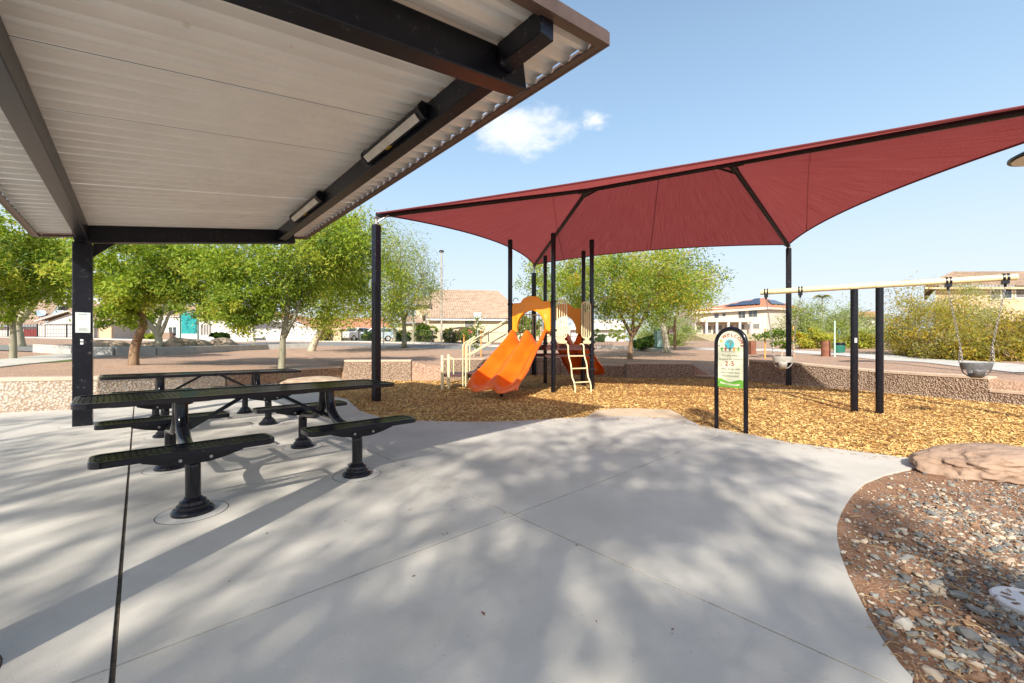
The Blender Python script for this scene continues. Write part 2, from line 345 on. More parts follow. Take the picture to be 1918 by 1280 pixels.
def fast_mesh(name, V, F, mats, midx=None, parent=None, smooth=False, kind=None):
    """V (n,3) numpy, F (m,k) numpy"""
    me = bpy.data.meshes.new(name)
    off = wloc(parent) if parent is not None else Vector((0, 0, 0))
    V = np.asarray(V, dtype=np.float32) - np.array(off, dtype=np.float32)
    k = F.shape[1]; m = F.shape[0]
    me.vertices.add(len(V)); me.vertices.foreach_set('co', V.ravel())
    me.loops.add(m * k); me.loops.foreach_set('vertex_index', F.ravel().astype(np.int32))
    me.polygons.add(m); me.polygons.foreach_set('loop_start', np.arange(0, m * k, k, dtype=np.int32))
    for mt in mats: me.materials.append(mt)
    if midx is not None: me.polygons.foreach_set('material_index', midx.astype(np.int32))
    me.polygons.foreach_set('use_smooth', np.full(m, bool(smooth)))
    me.update(calc_edges=True)
    o = bpy.data.objects.new(name, me); COL.objects.link(o)
    if parent is not None: o.parent = parent
    if kind: o['kind'] = kind
    return o

# ------------------------------------------------------------------ terrain: a sunken playground ringed by low walls, ground rising outside
RING = [(-18, -9, .6), (-17, 1.5, .62), (-13, 5.2, .62), (-9.28, 7.37, .62), (-8.1, 8.03, .60), (-7.48, 10.58, .54), (-7.02, 14.05, .46), (-6.26, 15.2, .46),
        (-5.86, 14.35, .70), (-3.6, 14.55, .70), (-2.4, 14.75, .50), (-1.0, 15.4, .76), (.95, 17.5, .72), (2.0, 17.7, .60), (3.43, 17.0, .45), (4.6, 16.2, .50),
        (7.0, 15.75, .52), (7.35, 15.1, .13), (8.25, 14.3, .14), (8.35, 14.2, .72), (9.72, 11.1, .56), (10.42, 8.9, .53), (10.7, 8.0, .45), (11.8, 4.5, .30), (13, 0, .2), (14, -9, .3)]
RC = np.array([1.2, 6.0])
_ra = np.array([math.atan2(y - RC[1], x - RC[0]) for x, y, z in RING])
def ring_at(th):
    """radius and top height of the wall ring at angle th"""
    n = len(RING)
    dx, dy = math.cos(th), math.sin(th)
    for i in range(n):
        x1, y1, z1 = RING[i]; x2, y2, z2 = RING[(i + 1) % n]
        ex, ey = x2 - x1, y2 - y1; den = dx * ey - dy * ex
        if abs(den) < 1e-9: continue
        wx, wy = x1 - RC[0], y1 - RC[1]
        t = (wx * ey - wy * ex) / den; u = (wx * dy - wy * dx) / den
        if t > 0 and -1e-6 <= u <= 1 + 1e-6: return t, z1 + (z2 - z1) * u
    return 12.0, .5
NTH = 1440
_tab = np.array([ring_at(2 * math.pi * i / NTH) for i in range(NTH)])
def ring_fast(th):
    a = (th % (2 * math.pi)) / (2 * math.pi) * NTH; i = int(a) % NTH; j = (i + 1) % NTH; f = a - int(a)
    return _tab[i] * (1 - f) + _tab[j] * f
DT = [0, 4, 9, 15, 20, 27, 40, 100]
def terr(x, y):
    dx, dy = x - RC[0], y - RC[1]; th = math.atan2(dy, dx); r = math.hypot(dx, dy)
    rr, zt = ring_fast(th); d = r - rr
    if d < 0: return 0.0
    z0 = zt - .05
    zs = [z0, max(.58, .5 * z0 + .29), .80, 1.05, 1.25, 1.65, 1.95, 2.3]
    z = float(np.interp(d, DT, zs))
    z += .05 * mnoise.noise(Vector((x * .35, y * .35, 0))) * min(1, d / 2)
    return z
def T(px, py):
    """where the sight line through a photograph pixel meets the terrain"""
    a, b = (px - CX) / FPX, (HY - py) / FPX
    Y = 5.0; last = Y
    while Y < 90:
        if EYE + b * Y < terr(a * Y, Y):
            lo, hi = last, Y
            for _ in range(18):
                m = (lo + hi) / 2
                if EYE + b * m < terr(a * m, m): hi = m
                else: lo = m
            return Vector((a * hi, hi, terr(a * hi, hi)))
        last = Y; Y += .25
    return Vector((a * 45, 45, terr(a * 45, 45)))
def at(px, Y):
    x = (px - CX) / FPX * Y; return Vector((x, Y, terr(x, Y)))

offs = [0.0, .25, .6, 1, 1.5, 2, 2.6, 3.3, 4, 5, 6, 7.2, 8.5, 10, 11.5, 13, 15, 17, 19, 21, 24, 27, 30, 34, 38, 44, 52, 62, 80, 110, 160, 260, 500, 1000, 2200]
nth = 720; V = []; 
for i in range(nth):
    th = 2 * math.pi * i / nth; rr, zt = ring_fast(th)
    V.append((RC[0] + (rr + .02) * math.cos(th), RC[1] + (rr + .02) * math.sin(th), -.3))
    for d in offs:
        x, y = RC[0] + (rr + .02 + d) * math.cos(th), RC[1] + (rr + .02 + d) * math.sin(th)
        V.append((x, y, terr(x, y) if d > 0 else zt - .05))
no = len(offs) + 1
F = [(i * no + j, i * no + j + 1, ((i + 1) % nth) * no + j + 1, ((i + 1) % nth) * no + j) for i in range(nth) for j in range(no - 1)]
fast_mesh('ground', np.array(V), np.array(F), [M_DIRT], smooth=True, kind='structure')

def strip(name, pts, width, lift, m, kerb=None, thick=.1, step=.6):
    """a road or path laid along terrain points"""
    P = catmull([Vector((p[0], p[1], 0)) for p in pts], 10); rows = []
    for i, p in enumerate(P):
        d = P[min(i + 1, len(P) - 1)] - P[max(i - 1, 0)]; d.normalize(); nrm = Vector((-d.y, d.x, 0))
        row = []
        nk = max(2, int(width / step))
        for k in range(nk + 1):
            q = p + nrm * width * (k / nk - .5); row.append((q.x, q.y, terr(q.x, q.y) + lift))
        row = [(row[0][0], row[0][1], row[0][2] - thick)] + row + [(row[-1][0], row[-1][1], row[-1][2] - thick)]
        rows.append(row)
    return MB().grid(rows).build(name, m, kind='structure')

# ------------------------------------------------------------------ playground floor: wood chips, gravel bed, concrete pad
def inside_ring(x, y, m=0.0):
    dx, dy = x - RC[0], y - RC[1]; rr, _ = ring_fast(math.atan2(dy, dx)); return math.hypot(dx, dy) < rr + m
nt_, V = 360, [(RC[0], RC[1], -.03)]
fr = np.linspace(.03, 1, 60)
for i in range(nt_):
    th = 2 * math.pi * i / nt_; rr, _ = ring_fast(th)
    for f in fr:
        x, y = RC[0] + (rr - .02) * f * math.cos(th), RC[1] + (rr - .02) * f * math.sin(th)
        V.append((x, y, -.03 + .012 * mnoise.noise(Vector((x * .8, y * .8, 3))) + .006 * mnoise.noise(Vector((x * 5, y * 5, 1)))))
nf = len(fr)
F = [(1 + i * nf + j, 1 + i * nf + j + 1, 1 + ((i + 1) % nt_) * nf + j + 1, 1 + ((i + 1) % nt_) * nf + j) for i in range(nt_) for j in range(nf - 1)]
mul = fast_mesh('mulch_ground', np.array(V), np.array(F), [M_MULCH], smooth=True, kind='structure')

PAD = [G(*p) for p in [(600, 738), (650, 748), (673, 769), (713, 782), (755, 787), (800, 788.5), (865, 790), (930, 790), (1000, 787), (1050, 783.5), (1110, 781), (1180, 780), (1240, 782), (1290, 787), (1310, 796),
       (1342, 803), (1400, 813), (1480, 829), (1600, 845), (1680, 855), (1740, 862), (1765, 866), (1735, 872), (1690, 881), (1655, 890), (1620, 904), (1598, 924), (1580, 950), (1568, 980), (1568, 1008), (1575, 1040), (1590, 1080), (1610, 1120), (1630, 1160), (1655, 1200), (1685, 1242), (1720, 1280)]]
PAD += [Vector(p) for p in [(1.38, 1.1, 0), (1.36, .6, 0), (1.42, 0, 0), (1.6, -.8, 0), (1.9, -2, 0), (2.0, -6, 0), (-11, -6, 0), (-13, 0, 0), (-11.2, 6.05, 0), (-9.3, 7.2, 0), (-8.0, 7.85, 0), (-7.35, 10.4, 0), (-6.4, 11.3, 0), (-5.3, 11.0, 0)]]
UV_, VV_ = Vector((.737, .676, 0)), Vector((-.676, .737, 0))
def UVP(u, v, z=0.0): p = UV_ * u + VV_ * v; return Vector((p.x, p.y, z))
pad = bpy.data.objects.new('concrete_pad', None); COL.objects.link(pad); pad['kind'] = 'structure'
bmb = bmesh.new()
vs_ = [bmb.verts.new((p.x, p.y, 0)) for p in PAD]; es_ = [bmb.edges.new((vs_[i], vs_[(i + 1) % len(vs_)])) for i in range(len(vs_))]
bmesh.ops.triangle_fill(bmb, use_beauty=True, edges=es_)
def cut(bm, pt, nrm):
    """keep the side the normal points away from"""
    bmesh.ops.bisect_plane(bm, geom=bm.verts[:] + bm.edges[:] + bm.faces[:], plane_co=pt, plane_no=nrm, clear_outer=True)
UJ = [(-40, 0), (-4.1, .003), (-2.1, .003), (-.07, .0085), (1.94, .0055), (40, 0)]
VJ = [(-40, 0), (.1, .003), (2.1, .006), (4.1, .005), (6.1, .003), (8.1, .003), (40, 0)]
for i in range(len(UJ) - 1):
    for j in range(len(VJ) - 1):
        bm = bmb.copy()
        cut(bm, UV_ * (UJ[i + 1][0] - UJ[i + 1][1]), UV_); cut(bm, UV_ * (UJ[i][0] + UJ[i][1]), -UV_)
        cut(bm, VV_ * (VJ[j + 1][0] - VJ[j + 1][1]), VV_); cut(bm, VV_ * (VJ[j][0] + VJ[j][1]), -VV_)
        if len(bm.faces) and sum(f.calc_area() for f in bm.faces) > .02:
            bmesh.ops.dissolve_limit(bm, angle_limit=.01, verts=bm.verts, edges=bm.edges)
            for f in bm.faces:
                if f.normal.z < 0: f.normal_flip()
            r = bmesh.ops.extrude_face_region(bm, geom=bm.faces[:])
            low = [v for v in r['geom'] if isinstance(v, bmesh.types.BMVert)]
            bmesh.ops.translate(bm, verts=low, vec=(0, 0, -.1))
            bmesh.ops.recalc_face_normals(bm, faces=bm.faces)
            te = [e for e in bm.edges if all(abs(v.co.z) < 1e-4 for v in e.verts) and any(abs(f.normal.z) < .5 for f in e.link_faces)]
            bmesh.ops.bevel(bm, geom=te, offset=.0012, segments=1, affect='EDGES')
            me = bpy.data.meshes.new('concrete_slab'); bm.to_mesh(me); me.materials.append(M_CONC)
            o = bpy.data.objects.new('concrete_slab', me); COL.objects.link(o); o.parent = pad
        bm.free()
me = bpy.data.meshes.new('joint_filler'); bmesh.ops.translate(bmb, verts=bmb.verts, vec=(0, 0, -.009)); bmb.to_mesh(me); bmb.free(); me.materials.append(M_JOINT)
o = bpy.data.objects.new('joint_filler', me); COL.objects.link(o); o.parent = pad
def patch_ring(x, y, r):
    m = MB(); m.lathe([(r, -.004), (r, .0015), (r - .006, .0022)], (x, y, 0), 40); m.build('footing_patch', M_CONC2, pad)
    m = MB(); m.lathe([(r + .006, -.004), (r + .006, .0010)], (x, y, 0), 40); m.build('footing_joint', M_JOINT, pad)

# tan rubber approach
rp = [G(*p, .002) for p in [(1120, 767), (1155, 764), (1200, 764.5), (1255, 766.5), (1275, 776), (1300, 792), (1240, 790), (1160, 788), (1080, 790)]]
MB().prism([(p.x, p.y, -.05) for p in rp], (0, 0, .043)).build('tan_path', M_TANPATH, kind='structure')

# gravel bed at the right
GB = [G(*p) for p in [(1755, 868), (1830, 862), (1918, 845)]] + [Vector((8, 5.2, 0)), Vector((9, 2, 0)), Vector((9, -6, 0)), Vector((1.2, -6, 0)), Vector((1.1, 0, 0)), Vector((1.25, 1.4, 0)), Vector((1.6, 2.3, 0)), Vector((2.4, 3.3, 0)), Vector((3.3, 3.9, 0))]
bm = bmesh.new(); vs_ = [bm.verts.new((p.x, p.y, -.012)) for p in GB]; es_ = [bm.edges.new((vs_[i], vs_[(i + 1) % len(vs_)])) for i in range(len(vs_))]
bmesh.ops.triangle_fill(bm, use_beauty=True, edges=es_)
for _ in range(6): bmesh.ops.subdivide_edges(bm, edges=[e for e in bm.edges if e.calc_length() > .12], cuts=1); bmesh.ops.triangulate(bm, faces=[f for f in bm.faces if len(f.verts) > 4])
for v in bm.verts: v.co.z += .012 * mnoise.noise(Vector((v.co.x * 3, v.co.y * 3, 0))) - .004
bmesh.ops.recalc_face_normals(bm, faces=bm.faces)
me = bpy.data.meshes.new('soil_bed'); bm.to_mesh(me); bm.free(); me.materials.append(M_SOIL); me.polygons.foreach_set('use_smooth', [True] * len(me.polygons))
o = bpy.data.objects.new('soil_bed', me); COL.objects.link(o); o['kind'] = 'structure'

def in_poly(x, y, poly):
    c = False; n = len(poly); j = n - 1
    for i in range(n):
        a, b = poly[i], poly[j]
        if (a.y > y) != (b.y > y) and x < (b.x - a.x) * (y - a.y) / (b.y - a.y) + a.x: c = not c
        j = i
    return c
M_ST = [pmat('stone_bluegrey', (.20, .195, .175), (.28, .27, .24), 20, .95, spec=.2), pmat('stone_tan', (.46, .36, .25), (.54, .43, .32), 20, .95, spec=.2), pmat('stone_brown', (.25, .14, .08), (.34, .21, .13), 20, .95, spec=.2), pmat('stone_pale', (.44, .40, .33), (.52, .47, .40), 20, .95, spec=.2), pmat('stone_slate', (.13, .13, .125), (.19, .19, .18), 20, .9, spec=.25)]
ICO = bmesh.new(); bmesh.ops.create_icosphere(ICO, subdivisions=1, radius=1.0)
ICV = np.array([v.co[:] for v in ICO.verts]); ICF = np.array([[v.index for v in f.verts] for f in ICO.faces]); ICO.free()
def stone_verts(sx, sy, sz, rz, jag=.24):
    k = ICV * (1 + rng.uniform(-jag, jag, (len(ICV), 1)))
    k = k * np.array([sx, sy, sz]); c, s = math.cos(rz), math.sin(rz)
    tilt = rng.normal(0, .18)
    x, y, z = k[:, 0], k[:, 1], k[:, 2] + tilt * k[:, 0]
    return np.stack([c * x - s * y, s * x + c * y, z], 1)
Vs, Fs, Ms = [], [], []; n = 0; tries = 0
while n < 15000 and tries < 160000:
    tries += 1
    Y = 1.25 + 3.6 * rng.random() ** 1.5; x = rng.uniform(1.3, min(6.6, 1.32 * Y + .3) if Y > 1 else 3)
    if not in_poly(x, Y, GB) or in_poly(x, Y, PAD): continue
    edge = min((Vector((x, Y, 0)) - p).length for p in PAD[21:40])
    if edge < .03: continue
    dens = .10 + .90 * min(1, max(0, (edge - .12) / .9)); dens *= .45 + .9 * max(0, mnoise.noise(Vector((x * 2.2, Y * 2.2, 5))) + .45)
    if rng.random() > dens: continue
    s = min(.030, max(.003, rng.lognormal(-5.05, .58)))
    v = stone_verts(s * rng.uniform(.8, 1.3), s * rng.uniform(.65, 1), s * rng.uniform(.35, .75), rng.uniform(0, 6.28))
    Vs.append(v + np.array([x, Y, -.012 + s * .12])); Fs.append(ICF + n * 12); Ms.append(np.full(20, rng.choice(5, p=[.29, .22, .23, .07, .19]))); n += 1
g = fast_mesh('gravel', np.concatenate(Vs), np.concatenate(Fs), M_ST, np.concatenate(Ms), kind='stuff')
tag(g, 'loose grey and tan gravel spread over the brown soil beside the concrete', 'gravel')
big = [(1640, 1042, .06), (1655, 1145, .05), (1700, 1040, .055), (1690, 1165, .07), (1760, 1100, .05), (1800, 1115, .085), (1815, 1185, .08), (1710, 1185, .045), (1702, 1215, .04), (1750, 1220, .055), (1785, 1245, .06), (1845, 1225, .06), (1865, 1095, .05), (1640, 1075, .035), (1720, 1075, .05), (1830, 1000, .06), (1870, 1030, .07), (1780, 1010, .045), (1860, 985, .05), (1690, 990, .045), (1740, 975, .045), (1890, 1200, .05), (1660, 1240, .045), (1700, 1262, .05)]
for i, (px, py, s) in enumerate(big):
    p = G(px, py)
    if in_poly(p.x, p.y, PAD) or min((p - q).length for q in PAD) < .06: continue
    v = stone_verts(s * .62, s * .45, s * .26, rng.uniform(-.6, .6), .25)
    me_o = fast_mesh('loose_stone', v + np.array([p.x, p.y, -.012 + s * .10]), ICF, [M_ST[(0, 4, 0, 3, 1)[i % 5]]])
    tag(me_o, 'larger flat stone lying loose among the gravel by the concrete edge', 'stone', 'larger loose stones in the gravel bed')
# dry twigs and leaves along the edge of the bed
m = MB()
for _ in range(110):
    p = G(rng.uniform(1590, 1900), rng.uniform(930, 1270)); 
    if in_poly(p.x, p.y, PAD) or not in_poly(p.x, p.y, GB): continue
    a = rng.uniform(0, 6.28); L = rng.uniform(.012, .05); d = Vector((math.cos(a), math.sin(a), 0)) * L
    m.tube([p - d + Vector((0, 0, .004)), p + Vector((0, 0, .012)), p + d * .9 + Vector((d.y * .3, -d.x * .3, .003))], rng.uniform(.0012, .0028), 4)
solo(m, 'twig_litter', pmat('dry_twig', (.34, .22, .11), (.42, .29, .15), 9, .9), 'thin dry twigs and pods scattered over the soil by the concrete edge', 'twigs', kind='stuff')

# loose wood chips
CH = [pmat('chip_gold', (.70, .455, .15), None, rough=.9), pmat('chip_brown', (.44, .23, .06), None, rough=.9), pmat('chip_pale', (.73, .50, .19), None, rough=.9)]
N = 105000; Yc = 4.2 + 13 * rng.random(N) ** 1.6; Xc = rng.uniform(-.48, 1.32, N) * Yc
ok = np.array([(not in_poly(x, y, PAD)) and inside_ring(x, y, -.15) and not in_poly(x, y, GB) and not in_poly(x, y, rp) for x, y in zip(Xc, Yc)])
Xc, Yc = Xc[ok], Yc[ok]; stray = []
for _ in range(420):                                                # chips kicked onto the concrete along its edge
    i = rng.integers(0, 19); q = PAD[i].lerp(PAD[i + 1], rng.random()); q = q + Vector((rng.normal() * .12, -abs(rng.normal()) * .22, 0))
    if in_poly(q.x, q.y, PAD): stray.append((q.x, q.y))
Xc = np.concatenate([Xc, [q[0] for q in stray]]); Yc = np.concatenate([Yc, [q[1] for q in stray]]); N = len(Xc)
ang = rng.uniform(0, np.pi, N); L = rng.uniform(.008, .029, N) * (0.8 + Yc / 20); Wd = rng.uniform(.0035, .008, N) * (0.8 + Yc / 14); tl = rng.normal(0, .28, N); rl = rng.normal(0, .35, N)
ax = np.stack([np.cos(ang), np.sin(ang), tl], 1) * L[:, None]; bx = np.stack([-np.sin(ang), np.cos(ang), rl], 1) * Wd[:, None]
zc = np.array([-.03 + .012 * mnoise.noise(Vector((x * .8, y * .8, 3))) + .006 * mnoise.noise(Vector((x * 5, y * 5, 1))) for x, y in zip(Xc, Yc)])
zc[N - len(stray):] = -.004; tl[N - len(stray):] *= .2; rl[N - len(stray):] *= .2
ax[N - len(stray):, 2] *= .15; bx[N - len(stray):, 2] *= .15
c = np.stack([Xc, Yc, zc + .009 + np.abs(rng.normal(0, .005, N))], 1)
V = np.stack([c - ax - bx, c + ax - bx * .6, c + ax + bx, c - ax + bx * .7], 1).reshape(-1, 3)
wc = fast_mesh('wood_chips', V, np.arange(4 * N).reshape(-1, 4), CH, np.where(np.array([mnoise.noise(Vector((x * .7, y * .7, 9))) + .5 * mnoise.noise(Vector((x * 2, y * 2, 4))) for x, y in zip(Xc, Yc)]) + rng.normal(0, .25, N) > .32, 1, rng.choice(3, N, p=[.48, .16, .36])), kind='stuff')
tag(wc, 'golden brown wood chips loose on the playground floor', 'wood chips')

# ------------------------------------------------------------------ low walls round the playground
WALLS = 'low pebbled walls round the playground'
def wall(pts, top, label, th=.32, body=M_WALL, ret=True):
    """pts: front foot line; the wall stands behind it"""
    P = [Vector((p[0], p[1], 0)) for p in pts]; n = len(P); back = []
    for i in range(n):
        d = Vector((0, 0, 0))
        if i > 0: d += (P[i] - P[i - 1]).normalized()
        if i < n - 1: d += (P[i + 1] - P[i]).normalized()
        d.normalize(); nr = Vector((-d.y, d.x, 0))
        if nr.dot(P[i] - Vector((RC[0], RC[1], 0))) < 0: nr = -nr
        back.append(P[i] + nr * th)
    t = top if isinstance(top, (list, tuple)) else [top] * n
    root = thing('retaining_wall', label, 'wall', P[0], WALLS)
    def shell(mb, z0, z1, g):
        rows = []
        for i in range(n):
            out = (back[i] - P[i]).normalized(); f = P[i] - out * g; b = back[i] + out * g
            lo = lambda zz: zz if not callable(zz) else zz(i)
            a0, a1 = lo(z0), lo(z1)
            rows.append([(f.x, f.y, a0), (f.x, f.y, a1), (b.x, b.y, a1), (b.x, b.y, a0), (f.x, f.y, a0)])
        mb.grid(rows)
        mb.add(rows[0][:4], [(0, 1, 2, 3)]); mb.add(rows[-1][:4], [(3, 2, 1, 0)])
    m = MB(); shell(m, -.15, lambda i: t[i] - .065, 0); m.build('body', body, root)
    m = MB(); shell(m, lambda i: t[i] - .065, lambda i: t[i], .012); m.build('cap', M_CAP, root, bevel=.01)
    return root
wall([(-17, 1.5), (-13, 5.0), (-9.28, 7.3), (-8.1, 7.95), (-7.6, 9.4), (-7.4, 10.5)], [.62, .62, .62, .60, .58, .56], 'long pebble faced wall curving behind the picnic tables and black column', body=M_COBBLE)
wall([(-7.39, 10.55), (-7.15, 12.4), (-6.9, 14.0), (-6.27, 15.2)], [.50, .48, .46, .46], 'low pebbled wall length between the far picnic table and the taller block')
wall([(-5.9, 14.3), (-4.7, 14.38), (-3.6, 14.5)], .72, 'raised pebbled wall block behind the leftmost canopy post')
wall([(-3.59, 14.65), (-2.5, 14.8)], .47, 'short lowered wall length between two raised blocks, left of the slide')
wall([(-2.49, 14.65), (-1.1, 15.2), (.1, 16.4), (.95, 17.4), (2.1, 17.6)], .76, 'pebbled wall length seen behind the orange slide')
wall([(2.11, 17.55), (3.43, 16.9), (4.45, 16.1)], .46, 'shaded low wall length right of the play tower')
wall([(4.46, 15.75), (5.7, 15.8), (7.0, 15.72)], .57, 'shaded raised wall block under the round crowned tree')
wall([(7.01, 15.6), (7.5, 14.9), (8.2, 14.2)], .12, 'very low kerb like wall length behind the welcome sign', th=.3)
wall([(8.3, 14.25), (8.85, 13.1), (9.72, 11.1)], [.74, .70, .57], 'dark shaded tall wall length behind the right canopy post')
wall([(9.73, 11.08), (10.1, 9.9), (10.42, 8.9)], [.56, .54, .53], 'sunlit pebbled wall length behind the right swing seat')
wall([(10.43, 8.88), (10.7, 8.0), (11.5, 5.5), (12.5, 1)], [.26, .25, .22, .2], 'lowest wall end running out of view at the right')

# ------------------------------------------------------------------ picnic shelter
def rz_(u): return 3.55 - .17 * (2.653 - u)
UB, VB = Vector((.737, .676, .17)), VV_
sh = thing('picnic_shelter', 'black steel picnic shelter with a corrugated metal roof over the tables', 'shelter', UVP(-.62, 8.874))
u0, u1, v0, v1 = -1.17, 2.65, 1.82, 9.46
pitch = (4.72 - 3.75) / 5
def ribprof():
    return [(0, .002), (.022, .002), (.050, .050), (pitch - .050, .050), (pitch - .022, .002), (pitch, .002)]
edges = [3.75 - 2 * 5 * pitch + k * 5 * pitch for k in range(10)]
for k in range(-0, 9):
    a = edges[k]; b = a + 5 * pitch
    prof = []
    for r in range(5):
        for t, z in ribprof(): prof.append((a + r * pitch + t, z))
    prof = [(v, z) for v, z in prof if v0 + .01 <= v <= v1 - .01]
    if len(prof) < 3: continue
    prof = [(prof[0][0] + .0055, prof[0][1] + .0)] + prof[1:-1] + [(prof[-1][0] - .0055, prof[-1][1])]
    us = np.linspace(u0 + .02, u1 - .02, 9)
    MB().grid([[tuple(UVP(u, v, rz_(u) + z)) for v, z in prof] for u in us]).build('roof_panel', M_ROOF, sh, solid=.002)
    if b < v1 - .05: m = MB(); m.bar(UVP(u0 + .03, b, rz_(u0 + .03) + .014), UVP(u1 - .03, b, rz_(u1 - .03) + .014), .03, .014); m.build('light_stop_strip', M_BLACK, sh)  # black bar added above each panel gap: stops light leaking, darkens the seam line
def rbar(ua, va, ub, vb, w, h, drop=0.0, name='beam', m=M_BLACK, mb=None):
    """steel box section under the deck; its top lies drop below the deck"""
    a = UVP(ua, va, rz_(ua) - drop - h / 2 - .004); b = UVP(ub, vb, rz_(ub) - drop - h / 2 - .004)
    mm_ = MB(); mm_.bar(a, b, w, h); return mm_.build(name, m, sh, bevel=.008)
RV = [2.385, 8.874]; UC = -.62
for v in RV: rbar(UC - .103, v, 2.26, v, .15, .25, name='rafter')
for u in (UC, 2.03):
    rbar(u, RV[0] + .078, u, RV[1] - .078, .13, .21, name='purlin')
    rbar(u, v0 + .04, u, RV[0] - .078, .13, .17, name='purlin_stub'); rbar(u, RV[1] + .078, u, v1 - .04, .13, .17, name='purlin_stub')
for v in RV:
    c = UVP(UC, v); top = rz_(UC) - .26
    m = MB(); m.obox((c.x, c.y, top / 2 - .02), UV_ * .105, VV_ * .105, Vector((0, 0, top / 2 + .02))); m.build('column', M_BLACK, sh, bevel=.012)
    ug = UC + .107
    poly = [UVP(ug, v - .012, rz_(ug) - .262), UVP(ug + .24, v - .012, rz_(ug + .24) - .262), UVP(ug, v - .012, rz_(ug) - .47)]
    MB().prism(poly, VV_ * .024).build('gusset', M_BLACK, sh)
    patch_ring(c.x, c.y, .24)
for ua, va, ub, vb in ((u1, v0, u1, v1), (u0, v0, u0, v1)):
    a = UVP(ua, va, rz_(ua) + .0); b = UVP(ub, vb, rz_(ub) + .0); s = 1 if ua > 0 else -1
    m = MB(); m.bar(a + UV_ * s * .012 - VV_ * .02, b + UV_ * s * .012 + VV_ * .02, .022, .10); m.bar(a - UV_ * s * .03 + Vector((0, 0, -.042)), b - UV_ * s * .03 + Vector((0, 0, -.042)), .055, .012); m.build('fascia', M_FASCIA, sh)
for v, s in ((v0, -1), (v1, 1)):
    a = UVP(u0, v, rz_(u0) + .0); b = UVP(u1, v, rz_(u1) + .0)
    m = MB(); m.bar(a + VV_ * s * .012, b + VV_ * s * .012, .022, .10); m.bar(a - VV_ * s * .03 + Vector((0, 0, -.042)), b - VV_ * s * .03 + Vector((0, 0, -.042)), .055, .012); m.build('fascia', M_FASCIA, sh)
# lights fixed to the inner side of the right purlin
def fixture(va, vb, label):
    uc = 1.955; z = rz_(uc) - .085
    root = thing('shelter_light', label, 'light fixture', UVP(uc - .05, (va + vb) / 2, z), 'light fixtures under the shelter roof')
    sec = [(0, .065), (0, -.07), (-.035, -.07), (-.092, -.018), (-.092, .02), (-.06, .065)]
    MB().prism([UVP(uc + du, va, z + dz) for du, dz in sec], VV_ * (vb - va)).build('housing', M_BLACK, root, bevel=.008)
    lens = [(-.040, -.072), (-.094, -.024)]
    a, b = va + .05, vb - .05
    MB().prism([UVP(uc + lens[0][0], a, z + lens[0][1]), UVP(uc + lens[1][0], a, z + lens[1][1]), UVP(uc + lens[1][0] - .006, a, z + lens[1][1] - .009), UVP(uc + lens[0][0] - .006, a, z + lens[0][1] - .009)], VV_ * (b - a)).build('lens', M_LENS, root)
    for vv in (va - .012, vb + .012):
        m = MB(); m.prism([UVP(uc + du * 1.08, vv - .014, z + dz * 1.08) for du, dz in sec], VV_ * .028); m.build('end_cap', M_BLACK, root)
    m = MB(); vm = va + .55 * (vb - va); m.prism([UVP(uc - .006, vm, z - .0705), UVP(uc - .033, vm, z - .0705), UVP(uc - .033, vm, z - .0735), UVP(uc - .006, vm, z - .0735)], VV_ * .10)
    m.build('sticker', M_YEL, root)
    m = MB()
    for q in range(4): m.prism([UVP(uc - .012, vm + .012 + q * .021, z - .0736), UVP(uc - .029, vm + .012 + q * .021, z - .0736), UVP(uc - .029, vm + .012 + q * .021, z - .0745), UVP(uc - .012, vm + .012 + q * .021, z - .0745)], VV_ * .009)
    m.build('sticker_print', M_BLACK, root)
fixture(3.30, 4.54, 'long dark light fixture on the roof beam, the nearer and larger looking one')
fixture(6.18, 7.5, 'long dark light fixture on the roof beam, farther one near the tree tops')
# paper notice taped on the rear column
cf = UVP(UC, RV[1] - .1065)
def cpt(a, z, n=0.0): p = cf + UV_ * a - VV_ * n; return Vector((p.x, p.y, z))
nz0, nz1 = 1.39, 1.69
nt_o = thing('paper_notice', 'white paper notice taped to the black shelter column', 'notice', cpt(.01, 1.39))
MB().prism([cpt(-.07, nz0, .001), cpt(.085, nz0, .001), cpt(.085, nz1, .001), cpt(-.07, nz1, .001)], -VV_ * .003).build('sheet', M_PAPER, nt_o)
def bars(lst, mat_, name):
    for a0, a1, za, zb in lst: m = MB(); m.prism([cpt(a0, za, .0042), cpt(a1, za, .0042), cpt(a1, zb, .0042), cpt(a0, zb, .0042)], -VV_ * .0006); m.build(name, mat_, nt_o)
bars([(-.035 + k * .018, -.022 + k * .018, 1.655, 1.672) for k in range(5)] + [(-.02, .035, 1.622, 1.628)], M_GINK, 'print_line')
bars([(-.045, .06, 1.604, 1.608), (-.045, .06, 1.588, 1.591)] + [(-.04 + .006 * (k % 2), .06 - .008 * (k % 3), 1.455 - k * .013, 1.459 - k * .013) for k in range(4)], M_INK, 'print_line')
for z in (1.262, 1.215):
    m = MB(); m.prism([cpt(-.02, z, .001), cpt(.012, z, .001), cpt(.012, z + .03, .001), cpt(-.02, z + .03, .001)], -VV_ * .002)
    solo(m, 'column_sticker', M_WHITE, 'small pale square sticker on the shelter column, %s of the two' % ('upper' if z > 1.25 else 'lower'), 'sticker', 'small stickers on the shelter column')

